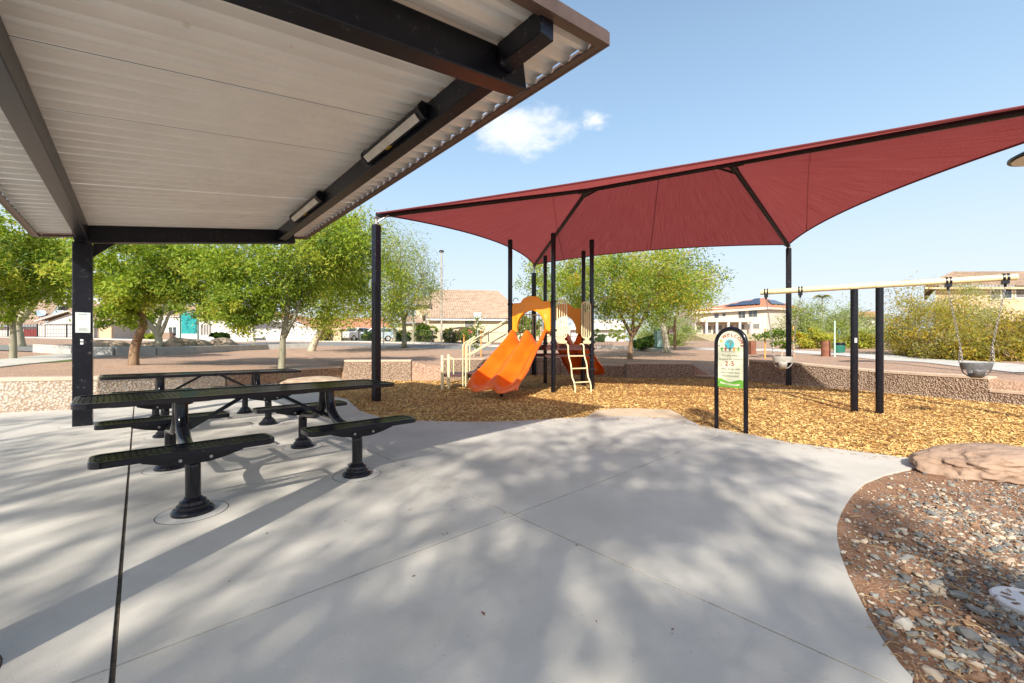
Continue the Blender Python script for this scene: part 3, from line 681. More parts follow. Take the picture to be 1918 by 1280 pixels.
# ------------------------------------------------------------------ picnic tables
def lattice(mb, lx, ly, z, ang, gap, w, h, rc=.08):
    """expanded metal: two families of thin strands clipped to a rounded rectangle"""
    for sgn in (1, -1):
        d = Vector((math.cos(ang), sgn * math.sin(ang), 0)); n = Vector((-d.y, d.x, 0))
        R_ = lx * abs(n.x) + ly * abs(n.y); k = -R_
        while k < R_:
            o = n * k; t0, t1 = -9, 9
            for comp, lim in ((0, lx), (1, ly)):
                if abs(d[comp]) > 1e-6:
                    a, b = (-lim - o[comp]) / d[comp], (lim - o[comp]) / d[comp]; t0, t1 = max(t0, min(a, b)), min(t1, max(a, b))
            if t1 - t0 > .02:
                a, b = o + d * t0, o + d * t1
                for e in (0, 1):
                    p = a if e == 0 else b
                    if abs(p.x) > lx - rc * .6 and abs(p.y) > ly - rc * .6:
                        q = (b - a).normalized() * rc * .5
                        if e == 0: a = a + q
                        else: b = b - q
                if (b - a).dot(d) > .01: mb.bar((a.x, a.y, z), (b.x, b.y, z), w, h)
            k += gap
def rim(mb, lx, ly, z0, z1, rc, inner):
    def ring(l, w, r):
        pts = []
        for cx, cy, a0 in ((l - r, w - r, 0), (-l + r, w - r, 90), (-l + r, -w + r, 180), (l - r, -w + r, 270)):
            for k in range(6): a = R(a0 + k * 18); pts.append((cx + r * math.cos(a), cy + r * math.sin(a)))
        return pts
    o, i = ring(lx, ly, rc), ring(lx - inner, ly - inner, max(.02, rc - inner)); n = len(o)
    rows = [[(*p, z0) for p in o], [(*p, z1 - .006) for p in o]]
    o2 = ring(lx - .006, ly - .006, rc - .004)
    rows += [[(*p, z1) for p in o2], [(*p, z1) for p in i], [(*p, z1 - .012) for p in i], [(*p, z0) for p in ring(lx - .006, ly - .006, rc - .004)]]
    rows = [r + [r[0]] for r in rows]
    mb.grid(rows); mb.grid([rows[-1], rows[0]])
def make_table(label):
    t = thing('picnic_table', label, 'picnic table', (0, 0, 0), 'black mesh picnic tables under the shelter')
    m = MB(); rim(m, 1.215, .38, .750, .788, .09, .030); m.build('tabletop_rim', M_BLACKG, t, smooth=True)
    m = MB(); lattice(m, 1.19, .355, .778, R(30), .0340, .0070, .006); m.build('tabletop_mesh', M_BLACKG, t)
    m = MB()
    for x in (-.6, 0, .6): m.box((x, 0, .755), (.05, .70, .02))
    m.build('tabletop_rib', M_BLACKG, t)
    for sx in (-1, 1):
        for sy in (-1, 1):
            cx, cy = sx * .6, sy * .81
            m = MB(); foot = [(.125, 0), (.128, .02), (.118, .035), (.098, .042), (.096, .06), (.082, .068), (.078, .088), (.066, .096), (.052, .11)]
            m.lathe(foot, (cx, cy - sy * .07, 0), 28); f = m.build('foot_flange', M_BLACKG, t, smooth=True)
            py_ = cy - sy * .07
            m = MB(); pth = [(cx, py_, .08), (cx, py_, .29), (cx, py_ - sy * .012, .35), (cx, py_ - sy * .06, .392), (cx, py_ - sy * .15, .405), (cx, sy * .33, .43), (cx, sy * .20, .485), (cx, sy * .12, .55), (cx, sy * .085, .65), (cx, sy * .075, .75)]
            m.tube(catmull(pth, 4), .046, 14); m.build('leg', M_BLACKG, t, smooth=True)
            sL = .50
            s = MB(); 
            r_ = MB(); rim(r_, sL, .145, .448, .488, .07, .028); r_.v = [(x + cx + sx * .02, y + cy, z) for x, y, z in r_.v]; seat = r_.build('seat', M_BLACKG, t, smooth=True)
            l_ = MB(); lattice(l_, sL - .025, .12, .48, R(30), .0340, .0070, .006); l_.v = [(x + cx + sx * .02, y + cy, z) for x, y, z in l_.v]; l_.build('seat_mesh', M_BLACKG, seat)
            b = MB()
            for yy in (cy - .062, cy - .078 + .14):
                b.prism([(cx - .28, yy, .449), (cx + .28, yy, .449), (cx + .28, yy, .425), (cx + .18, yy, .395), (cx + .08, yy, .375), (cx - .08, yy, .375), (cx - .18, yy, .395), (cx - .28, yy, .425)], (0, .006, 0))
            b.build('seat_bracket', M_BLACKG, t)
            for xx in (cx - .085, cx + .085):
                for yy, dn in ((cy - .064, -1), (cy + .07, 1)): b = MB(); b.tube([(xx, yy, .41), (xx, yy + dn * .014, .41)], .011, 8); b.build('bolt', M_STEEL, t)
        m = MB(); m.tube([(sx * .10, 0, .752), (sx * .56, 0, .47)], .017, 10); m.box((sx * .10, 0, .756), (.09, .05, .012)); m.build('brace', M_BLACKG, t)
        m = MB(); m.tube([(sx * .6, -.3, .463), (sx * .6, .3, .463)], .03, 10); m.tube([(sx * .575, -.012, .47), (sx * .575, -.05, .47)], .012, 8); m.build('cross_tube', M_BLACKG, t)
    return t
TA = R(44.8)
t1 = make_table('nearer black mesh picnic table with four attached seats, in full view')
t2 = copy_tree(t1); t2['label'] = 'second black mesh picnic table, half hidden behind the nearer one'
for t, (x, y) in ((t1, (-2.375, 3.855)), (t2, (-4.66, 6.3))):
    t.location = (x, y, 0.0); t.rotation_euler = (0, 0, TA)
    for sx in (-1, 1):
        for sy in (-1, 1):
            lx, ly = sx * .6, sy * .74; patch_ring(x + lx * math.cos(TA) - ly * math.sin(TA), y + lx * math.sin(TA) + ly * math.cos(TA), .205)

# ------------------------------------------------------------------ tensioned shade canopy over the playground
def fabric_mat():
    m = bpy.data.materials.new('maroon_shade_cloth'); m.use_nodes = True
    t = m.node_tree; b = t.nodes['Principled BSDF']; o = t.nodes['Material Output']
    uv = t.nodes.new('ShaderNodeUVMap'); uv.uv_map = 'UVMap'
    mp = t.nodes.new('ShaderNodeMapping'); mp.inputs['Scale'].default_value = (34, .9, 1); t.links.new(uv.outputs[0], mp.inputs[0])
    n = t.nodes.new('ShaderNodeTexNoise'); n.inputs['Scale'].default_value = 1.0; n.inputs['Detail'].default_value = 8; n.inputs['Roughness'].default_value = .75; t.links.new(mp.outputs[0], n.inputs['Vector'])
    n2 = t.nodes.new('ShaderNodeTexNoise'); n2.inputs['Scale'].default_value = 38; n2.inputs['Detail'].default_value = 4; t.links.new(uv.outputs[0], n2.inputs['Vector'])
    ad = t.nodes.new('ShaderNodeMath'); ad.operation = 'MULTIPLY_ADD'; ad.inputs[1].default_value = .55; t.links.new(n2.outputs['Fac'], ad.inputs[0]); t.links.new(n.outputs['Fac'], ad.inputs[2])
    mr = t.nodes.new('ShaderNodeMapRange'); mr.inputs['From Min'].default_value = .55; mr.inputs['From Max'].default_value = 1.0; t.links.new(ad.outputs[0], mr.inputs['Value'])
    x = t.nodes.new('ShaderNodeMix'); x.data_type = 'RGBA'; x.inputs['A'].default_value = (.25, .032, .034, 1); x.inputs['B'].default_value = (.46, .125, .122, 1)
    t.links.new(mr.outputs[0], x.inputs['Factor']); t.links.new(x.outputs['Result'], b.inputs['Base Color']); b.inputs['Roughness'].default_value = .9; b.inputs['Specular IOR Level'].default_value = .15
    d = t.nodes.new('ShaderNodeBsdfTranslucent'); t.links.new(x.outputs['Result'], d.inputs['Color'])
    s = t.nodes.new('ShaderNodeMixShader'); s.inputs[0].default_value = .35; t.links.new(b.outputs[0], s.inputs[1]); t.links.new(d.outputs[0], s.inputs[2]); t.links.new(s.outputs[0], o.inputs['Surface'])
    bp = t.nodes.new('ShaderNodeBump'); bp.inputs['Strength'].default_value = .25; bp.inputs['Distance'].default_value = .02; t.links.new(n.outputs['Fac'], bp.inputs['Height']); t.links.new(bp.outputs[0], b.inputs['Normal'])
    return m
M_FABRIC = fabric_mat()
M_SEAM = pmat('canopy_seam', (.12, .015, .018), None, rough=.9)
cL, cB, cR, cF = Vector((-3.03, 9.08, 4.10)), Vector((.93, 17.3, 4.62)), Vector((8.67, 12.75, 4.33)), Vector((8.2, 4.4, 4.2))
A1, A2 = hp(1100, 357, 11.57), hp(1370, 308, 9.93)
can = thing('shade_canopy', 'maroon tensioned shade canopy on square black posts over the play equipment', 'shade canopy', (3, 11, 0))
ctr = Vector((3.2, 11.0, 0))
uvs = []
def patch(P, Q, T0, T1, bow, ns=28, ntt=12, sag=.05, lift=.055, uoff=0):
    """one roof face: scalloped edge P-Q, top edge T0-T1 (may be one point)"""
    rows = []; inn = (ctr - (P + Q) / 2); inn.z = 0; inn.normalize()
    for i in range(ns + 1):
        s = i / ns; e = P.lerp(Q, s) + inn * bow * 4 * s * (1 - s) + Vector((0, 0, .10 * 4 * s * (1 - s))); tp = T0.lerp(T1, s); row = []
        for j in range(ntt + 1):
            t = j / ntt; p = e.lerp(tp, t) + Vector((0, 0, lift - sag * 4 * t * (1 - t) * 4 * s * (1 - s) * .6)); row.append(p); uvs.append((s * (Q - P).length + uoff, t * (tp - e).length))
        rows.append(row)
    fab.grid(rows); return rows
fab = MB()
r1 = patch(cL, cB, A1, A1, .62, uoff=0); r2 = patch(cB, cR, A1, A2, .45, uoff=20); r3 = patch(cR, cF, A2, A2, .62, uoff=40); r4 = patch(cF, cL, A2, A1, .42, uoff=60)
fo = fab.build('fabric', M_FABRIC, can, smooth='all')
ul = fo.data.uv_layers.new(name='UVMap')
vi = np.zeros(len(fo.data.loops), dtype=np.int32); fo.data.loops.foreach_get('vertex_index', vi); ul.data.foreach_set('uv', np.array(uvs, dtype=np.float32)[vi].ravel())
sm = MB()
def S(rows, i, j):
    i0_, j0_ = min(int(i), len(rows) - 2), min(int(j), len(rows[0]) - 2); fi, fj = i - i0_, j - j0_
    return rows[i0_][j0_].lerp(rows[i0_ + 1][j0_], fi).lerp(rows[i0_][j0_ + 1].lerp(rows[i0_ + 1][j0_ + 1], fi), fj) - Vector((0, 0, .004))
for rows, ia, ja, ib, jb in ((r2, 15, 0, 15, 12), (r3, 5, 0, 28, 8.6), (r1, 0, 9.6, 28, 6.5), (r2, 0, 6.5, 4.5, 0)):
    sm.tube([S(rows, ia, ja).lerp(S(rows, ib, jb), k / 14) - Vector((0, 0, .035 * 4 * k / 14 * (1 - k / 14))) for k in range(15)], .008, 5)
sm.build('seam', M_SEAM, can)
ed = MB()
for rows in (r1, r2, r3, r4): ed.tube([Vector(r[0]) for r in rows], .020, 6)
ed.build('edge_hem', M_SEAM, can)
def member(pts, r=.06): m = MB(); m.tube(pts, r, 12); m.build('frame_tube', M_BLACK, can, smooth=True)
member([A1, A2])
for c, a in ((cL, A1), (cB, A1), (cR, A2), (cF, A2)):
    member([c, a], .058)
    m = MB(); d = (a - c).normalized()
    m.tube([a - d * .30, a + Vector((0, 0, -.02))], .075, 12); m.tube([a - d * .42 + Vector((0, 0, -.01)), a + (A2 - A1).normalized() * (.30 if a is A1 else -.30) + Vector((0, 0, -.03))], .028, 8)
    m.build('joint_sleeve', M_BLACK, can, smooth=True)
for c, top, nm in ((cL, 3.90, 0), (cB, 4.33, 0), (cR, 4.26, 0), (cF, 4.0, 0)):
    m = MB(); a = Vector((.83, -.56, 0)).normalized(); b = Vector((.56, .83, 0)).normalized()
    m.obox((c.x, c.y, (top - .2) / 2), a * .075, b * .075, Vector((0, 0, (top + .2) / 2))); p = m.build('post', M_BLACK, can, bevel=.012)
    m = MB(); m.tube([(c.x, c.y, top - .02), (c.x, c.y, c.z - .03)], .035, 10); m.obox((c.x, c.y, c.z - .04), a * .06, b * .06, Vector((0, 0, .012)))
    inw = (ctr - Vector((c.x, c.y, 0))).normalized(); m.tube([(c.x, c.y, top + .04), Vector((c.x, c.y, c.z + .04)) + inw * .26], .018, 8); m.build('post_pin', M_STEEL, p)
m = MB(); pb = cL; m.obox((pb.x + .012 - .085, pb.y - .04, 2.02), Vector((.002, 0, 0)), Vector((0, .028, 0)), Vector((0, 0, .03))); m.build('label_plate', M_WHITE, can)

# ------------------------------------------------------------------ play tower
HC, HR, DZ = Vector((1.10, 12.15, 0)), 1.33, 1.24
HV = [HC + Vector((HR * math.cos(R(-90 + 60 * k)), HR * math.sin(R(-90 + 60 * k)), 0)) for k in range(6)]   # A C D E F B
pA, pC, pD, pE, pF, pB = HV
tw = thing('play_tower', 'play tower with six black posts, hexagonal deck, orange twin slide and climbing ladder', 'play structure', HC)
for p, top in ((pA, 4.20), (pC, 4.20), (pD, 4.20), (pE, 4.20), (pF, 4.20), (pB, 4.20)):
    m = MB(); m.lathe([(.063, -.2), (.063, top - .24)], (p.x, p.y, 0), 20); post = m.build('post', M_BLACKG, tw, smooth=True)
    m = MB(); m.lathe([(.068, top - .25), (.068, top - .01), (.058, top)], (p.x, p.y, 0), 20); m.build('post_cap', M_BLACK, post, smooth=True)
    m = MB()
    for z in (1.12, 1.30) + ((1.62, 2.38) if p in (pA, pB) else (2.30,)):
        m = MB(); m.lathe([(.064, z - .03), (.076, z - .03), (.076, z + .03), (.064, z + .03)], (p.x, p.y, 0), 20)
        m.box((p.x + .07, p.y - .05, z), (.03, .03, .04)); m.build('clamp', M_BLACK, post)
    if p is pC:
        for z in (.55, .80, .98): m = MB(); m.lathe([(.064, z - .02), (.078, z - .02), (.078, z + .02), (.064, z + .02)], (p.x, p.y, 0), 20); m.tube([(p.x - .11, p.y - .08, z), (p.x + .11, p.y - .08, z)], .012, 8); m.build('clamp', M_BLACK, post)
m = MB(); inner = [HC + (v - HC) * .94 for v in HV]
m.prism([(v.x, v.y, DZ - .05) for v in inner], (0, 0, .05)); m.build('deck', M_DECK, tw, bevel=.006)
m = MB()
for i in range(6):
    a, b = inner[i], inner[(i + 1) % 6]; m.bar((a.x, a.y, DZ - .10), (b.x, b.y, DZ - .10), .045, .10); m.bar((a.x, a.y, DZ - .30), (b.x, b.y, DZ - .30), .03, .05)
m.build('deck_edge', M_DECK, tw)
def frame2(P, Q):
    """local frame on the side P-Q: along, outward, with the mid point"""
    mid = (P + Q) / 2; al = (Q - P).normalized(); out = (mid - HC); out.z = 0; out.normalize(); return mid, al, out
def make_slide(P, Q, col, L=2.0, half0=.52, half1=.68):
    mid, al, out = frame2(P, Q); ns, nw = 36, 29
    prof = [(0, DZ + .01), (.22, DZ - .01), (.42, DZ - .12), (1.0, .72), (1.42, .395), (1.68, .275), (1.86, .25), (1.97, .245), (2.04, .20), (2.07, .13)]
    rows = []
    for i in range(ns):
        t = i / (ns - 1) * 2.07 * L / 2.0; k = t * 2.0 / L
        z = np.interp(k, [p[0] for p in prof], [p[1] for p in prof])
        hw = half0 + (half1 - half0) * min(1, k / 1.6) ** 1.3
        hood = .30 * math.exp(-((k - .10) / .16) ** 2); Hw = .30 + hood * .45; Hc = .245 + .16 * math.exp(-((k - .24) / .2) ** 2)
        fade = 1.0 if k < 1.75 else max(.25, 1 - (k - 1.75) / .36)
        row = []
        for j in range(nw):
            w = -1.10 + 2.20 * j / (nw - 1); aw = min(1, abs(w))
            h = (.5 + .5 * math.cos(2 * math.pi * aw)); h = h ** 1.25 * (Hc if aw < .5 else Hw)
            if abs(w) > 1: h = Hw - (abs(w) - 1) / .10 * .12
            scal = .10 * math.cos(2 * math.pi * aw) if k > 1.6 else 0
            p = mid + al * (hw * max(-1.035, min(1.035, w))) + out * (.05 + t - (scal * (k - 1.6) / .45 if k > 1.6 else 0)); row.append((p.x, p.y, z + h * fade))
        rows.append(row)
    m = MB(); m.grid(rows); o = m.build('slide', col, tw, smooth='all', solid=.022)
    ss = o.modifiers.new('sub', 'SUBSURF'); ss.levels = 1; ss.render_levels = 1
    m = MB(); q = mid + out * (1.55 * L / 2); m.tube([(q.x, q.y, -.1), (q.x, q.y, .33)], .04, 10); m.build('slide_support', M_BLACK, o)
    return o
make_slide(pB, pA, M_ORANGE)
make_slide(pD, pE, M_ORANGE, L=2.1)
def make_arch(P, Q, col):
    """arched plastic entry panel between two posts"""
    mid, al, out = frame2(P, Q); half = .585
    outer = [(-half, 1.60), (-half, 2.37)] + [(-half + .03, 2.40), (-.30, 2.40)] + [(.30 * math.cos(R(a)), 2.40 + .17 * math.sin(R(a)) ** .8 if 0 < a < 180 else 2.40) for a in range(170, 5, -16)] + [(.30, 2.40), (half - .03, 2.40), (half, 2.37), (half, 1.60)]
    innr = [(half - .16, 1.60)] + [((half - .15) * math.cos(R(a)) ** 1.0, 1.66 + .52 * math.sin(R(a))) for a in range(0, 181, 12)] + [(-half + .16, 1.60)]
    n = 40
    def resample(pl, n):
        d = [0]
        for i in range(1, len(pl)): d.append(d[-1] + math.dist(pl[i], pl[i - 1]))
        return [(float(np.interp(k / (n - 1) * d[-1], d, [p[0] for p in pl])), float(np.interp(k / (n - 1) * d[-1], d, [p[1] for p in pl]))) for k in range(n)]
    a, b = resample(outer, n), resample(innr[::-1], n)
    def w3(p, o_): q = mid + al * p[0] + out * o_; return (q.x, q.y, p[1])
    mids = [((x1 * .4 + x2 * .6), (y1 * .4 + y2 * .6)) for (x1, y1), (x2, y2) in zip(a, b)]
    rows = [[w3(p, -.045) for p in a], [w3(p, .02) for p in a], [w3(p, .02) for p in mids], [w3(((x1 * .2 + x2 * .8), (y1 * .2 + y2 * .8)), .055) for (x1, y1), (x2, y2) in zip(a, b)], [w3(p, .045) for p in b], [w3(p, -.045) for p in b], [w3(p, -.045) for p in a]]
    m = MB(); m.grid(rows); o = m.build('arch_panel', col, tw, smooth=True); return o
make_arch(pB, pA, M_YORANGE); make_arch(pD, pE, M_YORANGE)
def loop_panel(center, al, half, z0, z1, bars_n, name='grab_panel'):
    m = MB(); r = .10; pts = []
    for cx, cz, a0 in ((half - r, z1 - r, 0), (-half + r, z1 - r, 90), (-half + r, z0 + r, 180), (half - r, z0 + r, 270)):
        for k in range(5): a = R(a0 + 22.5 * k); pts.append((cx + r * math.cos(a), cz + r * math.sin(a)))
    pts.append(pts[0]); w = lambda p: (center.x + al.x * p[0], center.y + al.y * p[0], p[1])
    m.tube([w(p) for p in pts], .018, 8, cap=False)
    for k in range(bars_n):
        x = -half + (k + 1) * 2 * half / (bars_n + 1); m.tube([w((x, z0 + .012)), w((x, z1 - .012))], .014, 8)
    return m.build(name, M_CREAM, tw, smooth=True)
mid, al, out = frame2(pA, pC)
for s in (-1, 1):
    c = mid + al * s * .42 + out * .05; loop_panel(c, al, .155, 1.42, 2.42, 3)
    m = MB(); m.prism([(c.x + al.x * q[0] + out.x * .02, c.y + al.y * q[0] + out.y * .02, q[1]) for q in ((-.12, 1.27), (.12, 1.27), (.13, 1.34), (.06, 1.36), (.05, 1.42), (-.05, 1.42), (-.06, 1.36), (-.13, 1.34))], out * .03); m.build('panel_bracket', M_CREAM, tw)
    m = MB(); b = mid + al * s * .27
    pth = [(-.02, 1.25), (.06, 1.255), (.12, 1.20), (.13, 1.05), (.17, .88), (.24, .72), (.27, .55), (.30, .38), (.38, .24), (.42, .10), (.43, -.15)]
    m.tube(catmull([(b.x + out.x * d, b.y + out.y * d, z) for d, z in pth], 4), .021, 10); m.build('ladder_rail', M_CREAM, tw, smooth=True)
for d, z in ((.155, .93), (.265, .60), (.39, .24)):
    m = MB(); a = mid + out * d; m.tube([(a.x - al.x * .27, a.y - al.y * .27, z), (a.x + al.x * .27, a.y + al.y * .27, z)], .019, 8); m.build('rung', M_CREAM, tw, smooth=True)
for P, Q in ((pE, pF), (pC, pD)):
    mid, al, out = frame2(P, Q); loop_panel(mid, al, .54, 1.36, 2.22, 8, 'barrier')
# steps and hand rails on the left side
stx = pB.x - .1; ysl, ysr = pB.y + .18, pF.y - .18
for k in range(4):
    m = MB(); z = 1.24 - .2 * (k + 1) - .02; x = stx - .28 * k; m.box((x - .15, (ysl + ysr) / 2, z), (.28, ysr - ysl, .04)); m.box((x - .28, (ysl + ysr) / 2, z - .09), (.012, ysr - ysl, .16)); m.build('step', M_DECK, tw)
for y in (ysl - .06, ysr + .06):
    m = MB(); m.tube([(stx + .05, y, 1.98), (stx + .0, y, 1.95), (stx - 1.10, y, 1.30), (stx - 1.16, y, 1.24), (stx - 1.17, y, .05)], .02, 8); m.tube([(stx - .02, y, 1.58), (stx - 1.16, y, .92)], .016, 8)
    m.tube([(stx - 1.25, y, .05), (stx - 1.25, y, 1.20), (stx - 1.21, y, 1.28), (stx - .9, y, 1.48)], .018, 8)
    m.build('hand_rail', M_CREAM, tw, smooth=True)
m = MB(); m.box((stx - 1.55, (ysl + ysr) / 2, .36), (.60, ysr - ysl + .1, .07)); m.build('transfer_deck', M_DECK, tw, bevel=.006)
for x, y in ((stx - 1.83, ysl - .10), (stx - 1.83, ysr + .06), (stx - 1.66, ysl - .02)):
    m = MB(); m.lathe([(.042, -.1), (.042, .92), (.036, .94)], (x, y, 0), 14); m.build('transfer_post', M_CREAM, tw, smooth=True)
m = MB(); m.tube([(stx - 1.66, ysl - .02, .88), (stx - 1.55, ysl - .02, .86), (stx - 1.52, ysl - .02, .80), (stx - 1.52, ysl - .02, .40)], .018, 8); m.build('grab_loop', M_CREAM, tw, smooth=True)
# wheel on a barrier
m = MB(); c = pB + Vector((.16, .25, 2.52)); m.tube([(c.x + .07 * math.cos(R(a)), c.y, c.z + .07 * math.sin(R(a))) for a in range(0, 211, 30)], .010, 8); m.build('hook_handle', M_BLACK, tw, smooth=True)

# ------------------------------------------------------------------ welcome sign
s0, s1 = G(1342, 800), G(1397, 810); rv = (s1 - s0).normalized(); nv = Vector((rv.y, -rv.x, 0)); sc_ = (s0 + s1) / 2; hw_ = (s1 - s0).length / 2
if nv.dot(-sc_) < 0: nv = -nv
def sp(a, z, n=0.0): q = sc_ + rv * a + nv * n; return Vector((q.x, q.y, z))
ws = thing('welcome_sign', 'arched black welcome sign for children two to five beside the wood chips', 'sign', sc_)
m = MB(); zc_ = 1.44 - hw_
m.tube([sp(-hw_, -.3), sp(-hw_, .5), sp(-hw_, zc_)] + [sp(-hw_ * math.cos(R(a)), zc_ + hw_ * math.sin(R(a))) for a in range(12, 169, 12)] + [sp(hw_, zc_), sp(hw_, .5), sp(hw_, -.3)], .030, 14); m.build('frame', M_BLACKG, ws, smooth=True)
M_SIGN = pmat('sign_cream', (.80, .78, .56), None, rough=.45); M_SGREEN = pmat('sign_green', (.20, .50, .05), None, rough=.45); M_SGREEN2 = pmat('sign_dark_green', (.10, .36, .03), None, rough=.45)
M_GLOBE = pmat('sign_globe_blue', (.10, .52, .60), None, rough=.45); M_LANDC = pmat('sign_globe_land', (.16, .30, .27), None, rough=.45); M_SRED = pmat('sign_red', (.50, .05, .03), None, rough=.5); M_SDARK = pmat('sign_dark_print', (.09, .08, .06), None, rough=.5); M_SORG = pmat('sign_orange', (.85, .40, .03), None, rough=.5)
pw = hw_ - .028; zb = .60
outl = [(-pw, zb), (pw, zb), (pw, zc_)] + [(pw * math.cos(R(a)), zc_ + pw * math.sin(R(a))) for a in range(10, 171, 10)] + [(-pw, zc_)]
MB().prism([sp(a, z, -.006) for a, z in outl], nv * .012).build('panel', M_SIGN, ws)
SY = sc_.y
def sz(yy): return EYE + (HY - (600 + yy / 9.14)) / FPX * SY
def sa(xx): return (xx - 632) / 435 * 2 * pw
def flat(name, mat_, polys, lev):
    m = MB()
    for poly in polys: m.prism([sp(a, z, .006 + lev * .0012) for a, z in poly], nv * .0008)
    return m.build(name, mat_, ws)
hill = [(-pw, zb + .001), (pw, zb + .001), (pw, sz(1030)), (sa(790), sz(1012)), (sa(740), sz(1030)), (sa(690), sz(1052)), (sa(630), sz(1060)), (sa(560), sz(1046)), (sa(500), sz(1018)), (sa(455), sz(1006)), (-pw, sz(1014))]
flat('green_hill', M_SGREEN, [hill], 1)
flat('hill_shade', M_SGREEN2, [[(sa(640), sz(1062)), (sa(700), sz(1040)), (sa(790), sz(1014)), (sa(820), sz(1030)), (sa(740), sz(1052)), (sa(660), sz(1075))]], 2)
flat('ribbon', M_SIGN, [[(sa(455), sz(1062)), (sa(560), sz(1080)), (sa(700), sz(1092)), (sa(790), sz(1082)), (sa(792), sz(1108)), (sa(700), sz(1120)), (sa(560), sz(1108)), (sa(455), sz(1090))]], 2)
gc, gr_ = (sa(617), sz(412)), .073
flat('globe', M_GLOBE, [[(gc[0] + gr_ * math.cos(R(a)), gc[1] + gr_ * math.sin(R(a))) for a in range(0, 360, 15)]], 1)
def gl(p): return (gc[0] + gr_ * p[0], gc[1] + gr_ * p[1])
flat('globe_land', M_LANDC, [[gl(p) for p in ((-.6, .45), (-.2, .8), (.3, .85), (.75, .5), (.7, .1), (.45, -.1), (.25, -.6), (.05, -.3), (.1, .15), (-.35, .25))], [gl(p) for p in ((-.95, .05), (-.6, -.1), (-.35, -.5), (-.5, -.8), (-.85, -.45))]], 2)
flat('sun_mark', M_SORG, [[(sa(472) + rr * math.cos(R(a)), sz(352) + rr * math.sin(R(a))) for a, rr in zip(range(0, 360, 20), [.024, .013] * 9)]], 1)
kid_cols = [M_SGREEN2, M_SRED, M_SDARK, M_SORG, M_SGREEN]
for k, xx in enumerate((485, 550, 625, 695, 768)):
    b = (sa(xx), sz(535)); H = .066
    def kp(*ps): return [(b[0] + p[0] * H, b[1] + p[1] * H) for p in ps]
    flat('child_figure', kid_cols[k], [kp((-.22, 0), (-.12, 0), (0, .32), (.12, 0), (.22, 0), (.12, .45), (.45, .62), (.42, .70), (.10, .66), (-.10, .66), (-.42, .70), (-.45, .62), (-.12, .45))], 1)
    flat('child_head', M_SDARK if k % 2 == 0 else M_SRED, [kp(*[(.13 * math.cos(R(a)), .80 + .13 * math.sin(R(a))) for a in range(0, 360, 40)])], 1)
flat('ground_line', M_SDARK, [[(sa(470), sz(545)), (sa(720), sz(545)), (sa(720), sz(541)), (sa(470), sz(541))]], 1)
bol = MB()
for xx, yy in ((617, 235), (437, 432), (808, 432), (440, 1068), (800, 1100)):
    bol.tube([sp(sa(xx), sz(yy), .004), sp(sa(xx), sz(yy), .012)], .009, 10)
bol.build('fastener', M_STEEL, ws)
def lettering(items, mat_, lev, name):
    m = MB()
    for txt, size, a, z, rot, bold in items:
        v, f = text_mesh(txt, size); ca, sa_ = math.cos(rot), math.sin(rot)
        for ex in ((0, 0), (bold, 0), (0, bold), (-bold, 0)) if bold else ((0, 0),):
            m.add([sp(a + (x + ex[0]) * ca - (y + ex[1]) * sa_, z + (x + ex[0]) * sa_ + (y + ex[1]) * ca, .006 + lev * .0012 + .0003 * abs(ex[0] + ex[1]) / max(bold, 1e-6)) for x, y, _ in v], f)
    return m.build(name, mat_, ws)
wl = []
acx, acz, ar = sa(628), sz(470), .158
for k, ch in enumerate('WELCOME'):
    a = 118 - k * 18.5; wl.append((ch, .066 if k else .070, acx + ar * math.cos(R(a)), acz + ar * math.sin(R(a)), R(a - 90), .0028))
lettering(wl, M_SRED, 1, 'welcome_lettering')
lettering([('This play area is', .041, 0, sz(618), 0, 0), ('designed for children', .041, 0, sz(684), 0, 0), ('to', .036, sa(622), sz(775), 0, 0), ('years of age with', .041, 0, sz(850), 0, 0), ('adult supervision', .041, 0, sz(912), 0, 0), ('recommended!', .041, 0, sz(970), 0, 0)], M_SDARK, 1, 'small_lettering')
lettering([('2', .092, sa(566), sz(782), 0, .0022), ('5', .092, sa(670), sz(782), 0, .0022)], M_SRED, 1, 'age_lettering')
flat('leaf_mark', M_SRED, [[(sa(462), sz(760)), (sa(475), sz(785)), (sa(498), sz(772)), (sa(486), sz(776)), (sa(474), sz(768))]], 1)
lettering([('Welcome Play Safely', .020, 0, sz(1104), R(-3), 0)], M_SGREEN2, 3, 'ribbon_lettering')

# ------------------------------------------------------------------ swing set
ZB = 2.30
def swp(px, zz=ZB):
    E1, E2 = Vector((5.12, 8.37, 0)), Vector((8.08, 6.51, 0)); k = (px - CX) / FPX; d = E2 - E1
    t = (k * E1.y - E1.x) / (d.x - k * d.y); q = E1 + d * t; return Vector((q.x, q.y, zz))
sw = thing('swing_set', 'toddler swing frame with long cream top beam on two black posts', 'swing frame', (swp(1624).x, swp(1624).y, 0))
e1, e2 = swp(1424), swp(1906); bd = (e2 - e1).normalized()
m = MB(); m.tube([e1, e1 + bd * .015, e2 - bd * .015, e2], [.045, .052, .052, .045], 16); m.build('top_beam', M_CREAM, sw, smooth=True)
for px in (1600, 1647.5):
    q = swp(px); m = MB(); m.lathe([(.058, -.2), (.058, ZB - .05)], (q.x, q.y, 0), 18); m.build('post', M_BLACKG, sw, smooth=True)
    m = MB(); m.tube([q - bd * .05, q + bd * .05], .061, 14); m.build('beam_collar', M_CREAM, sw, smooth=True)
m = MB(); q = swp(1600); m.box((q.x - .02, q.y - .058, 1.30), (.05, .006, .09)); m.build('label_plate', M_ALU, sw)
hang = {}
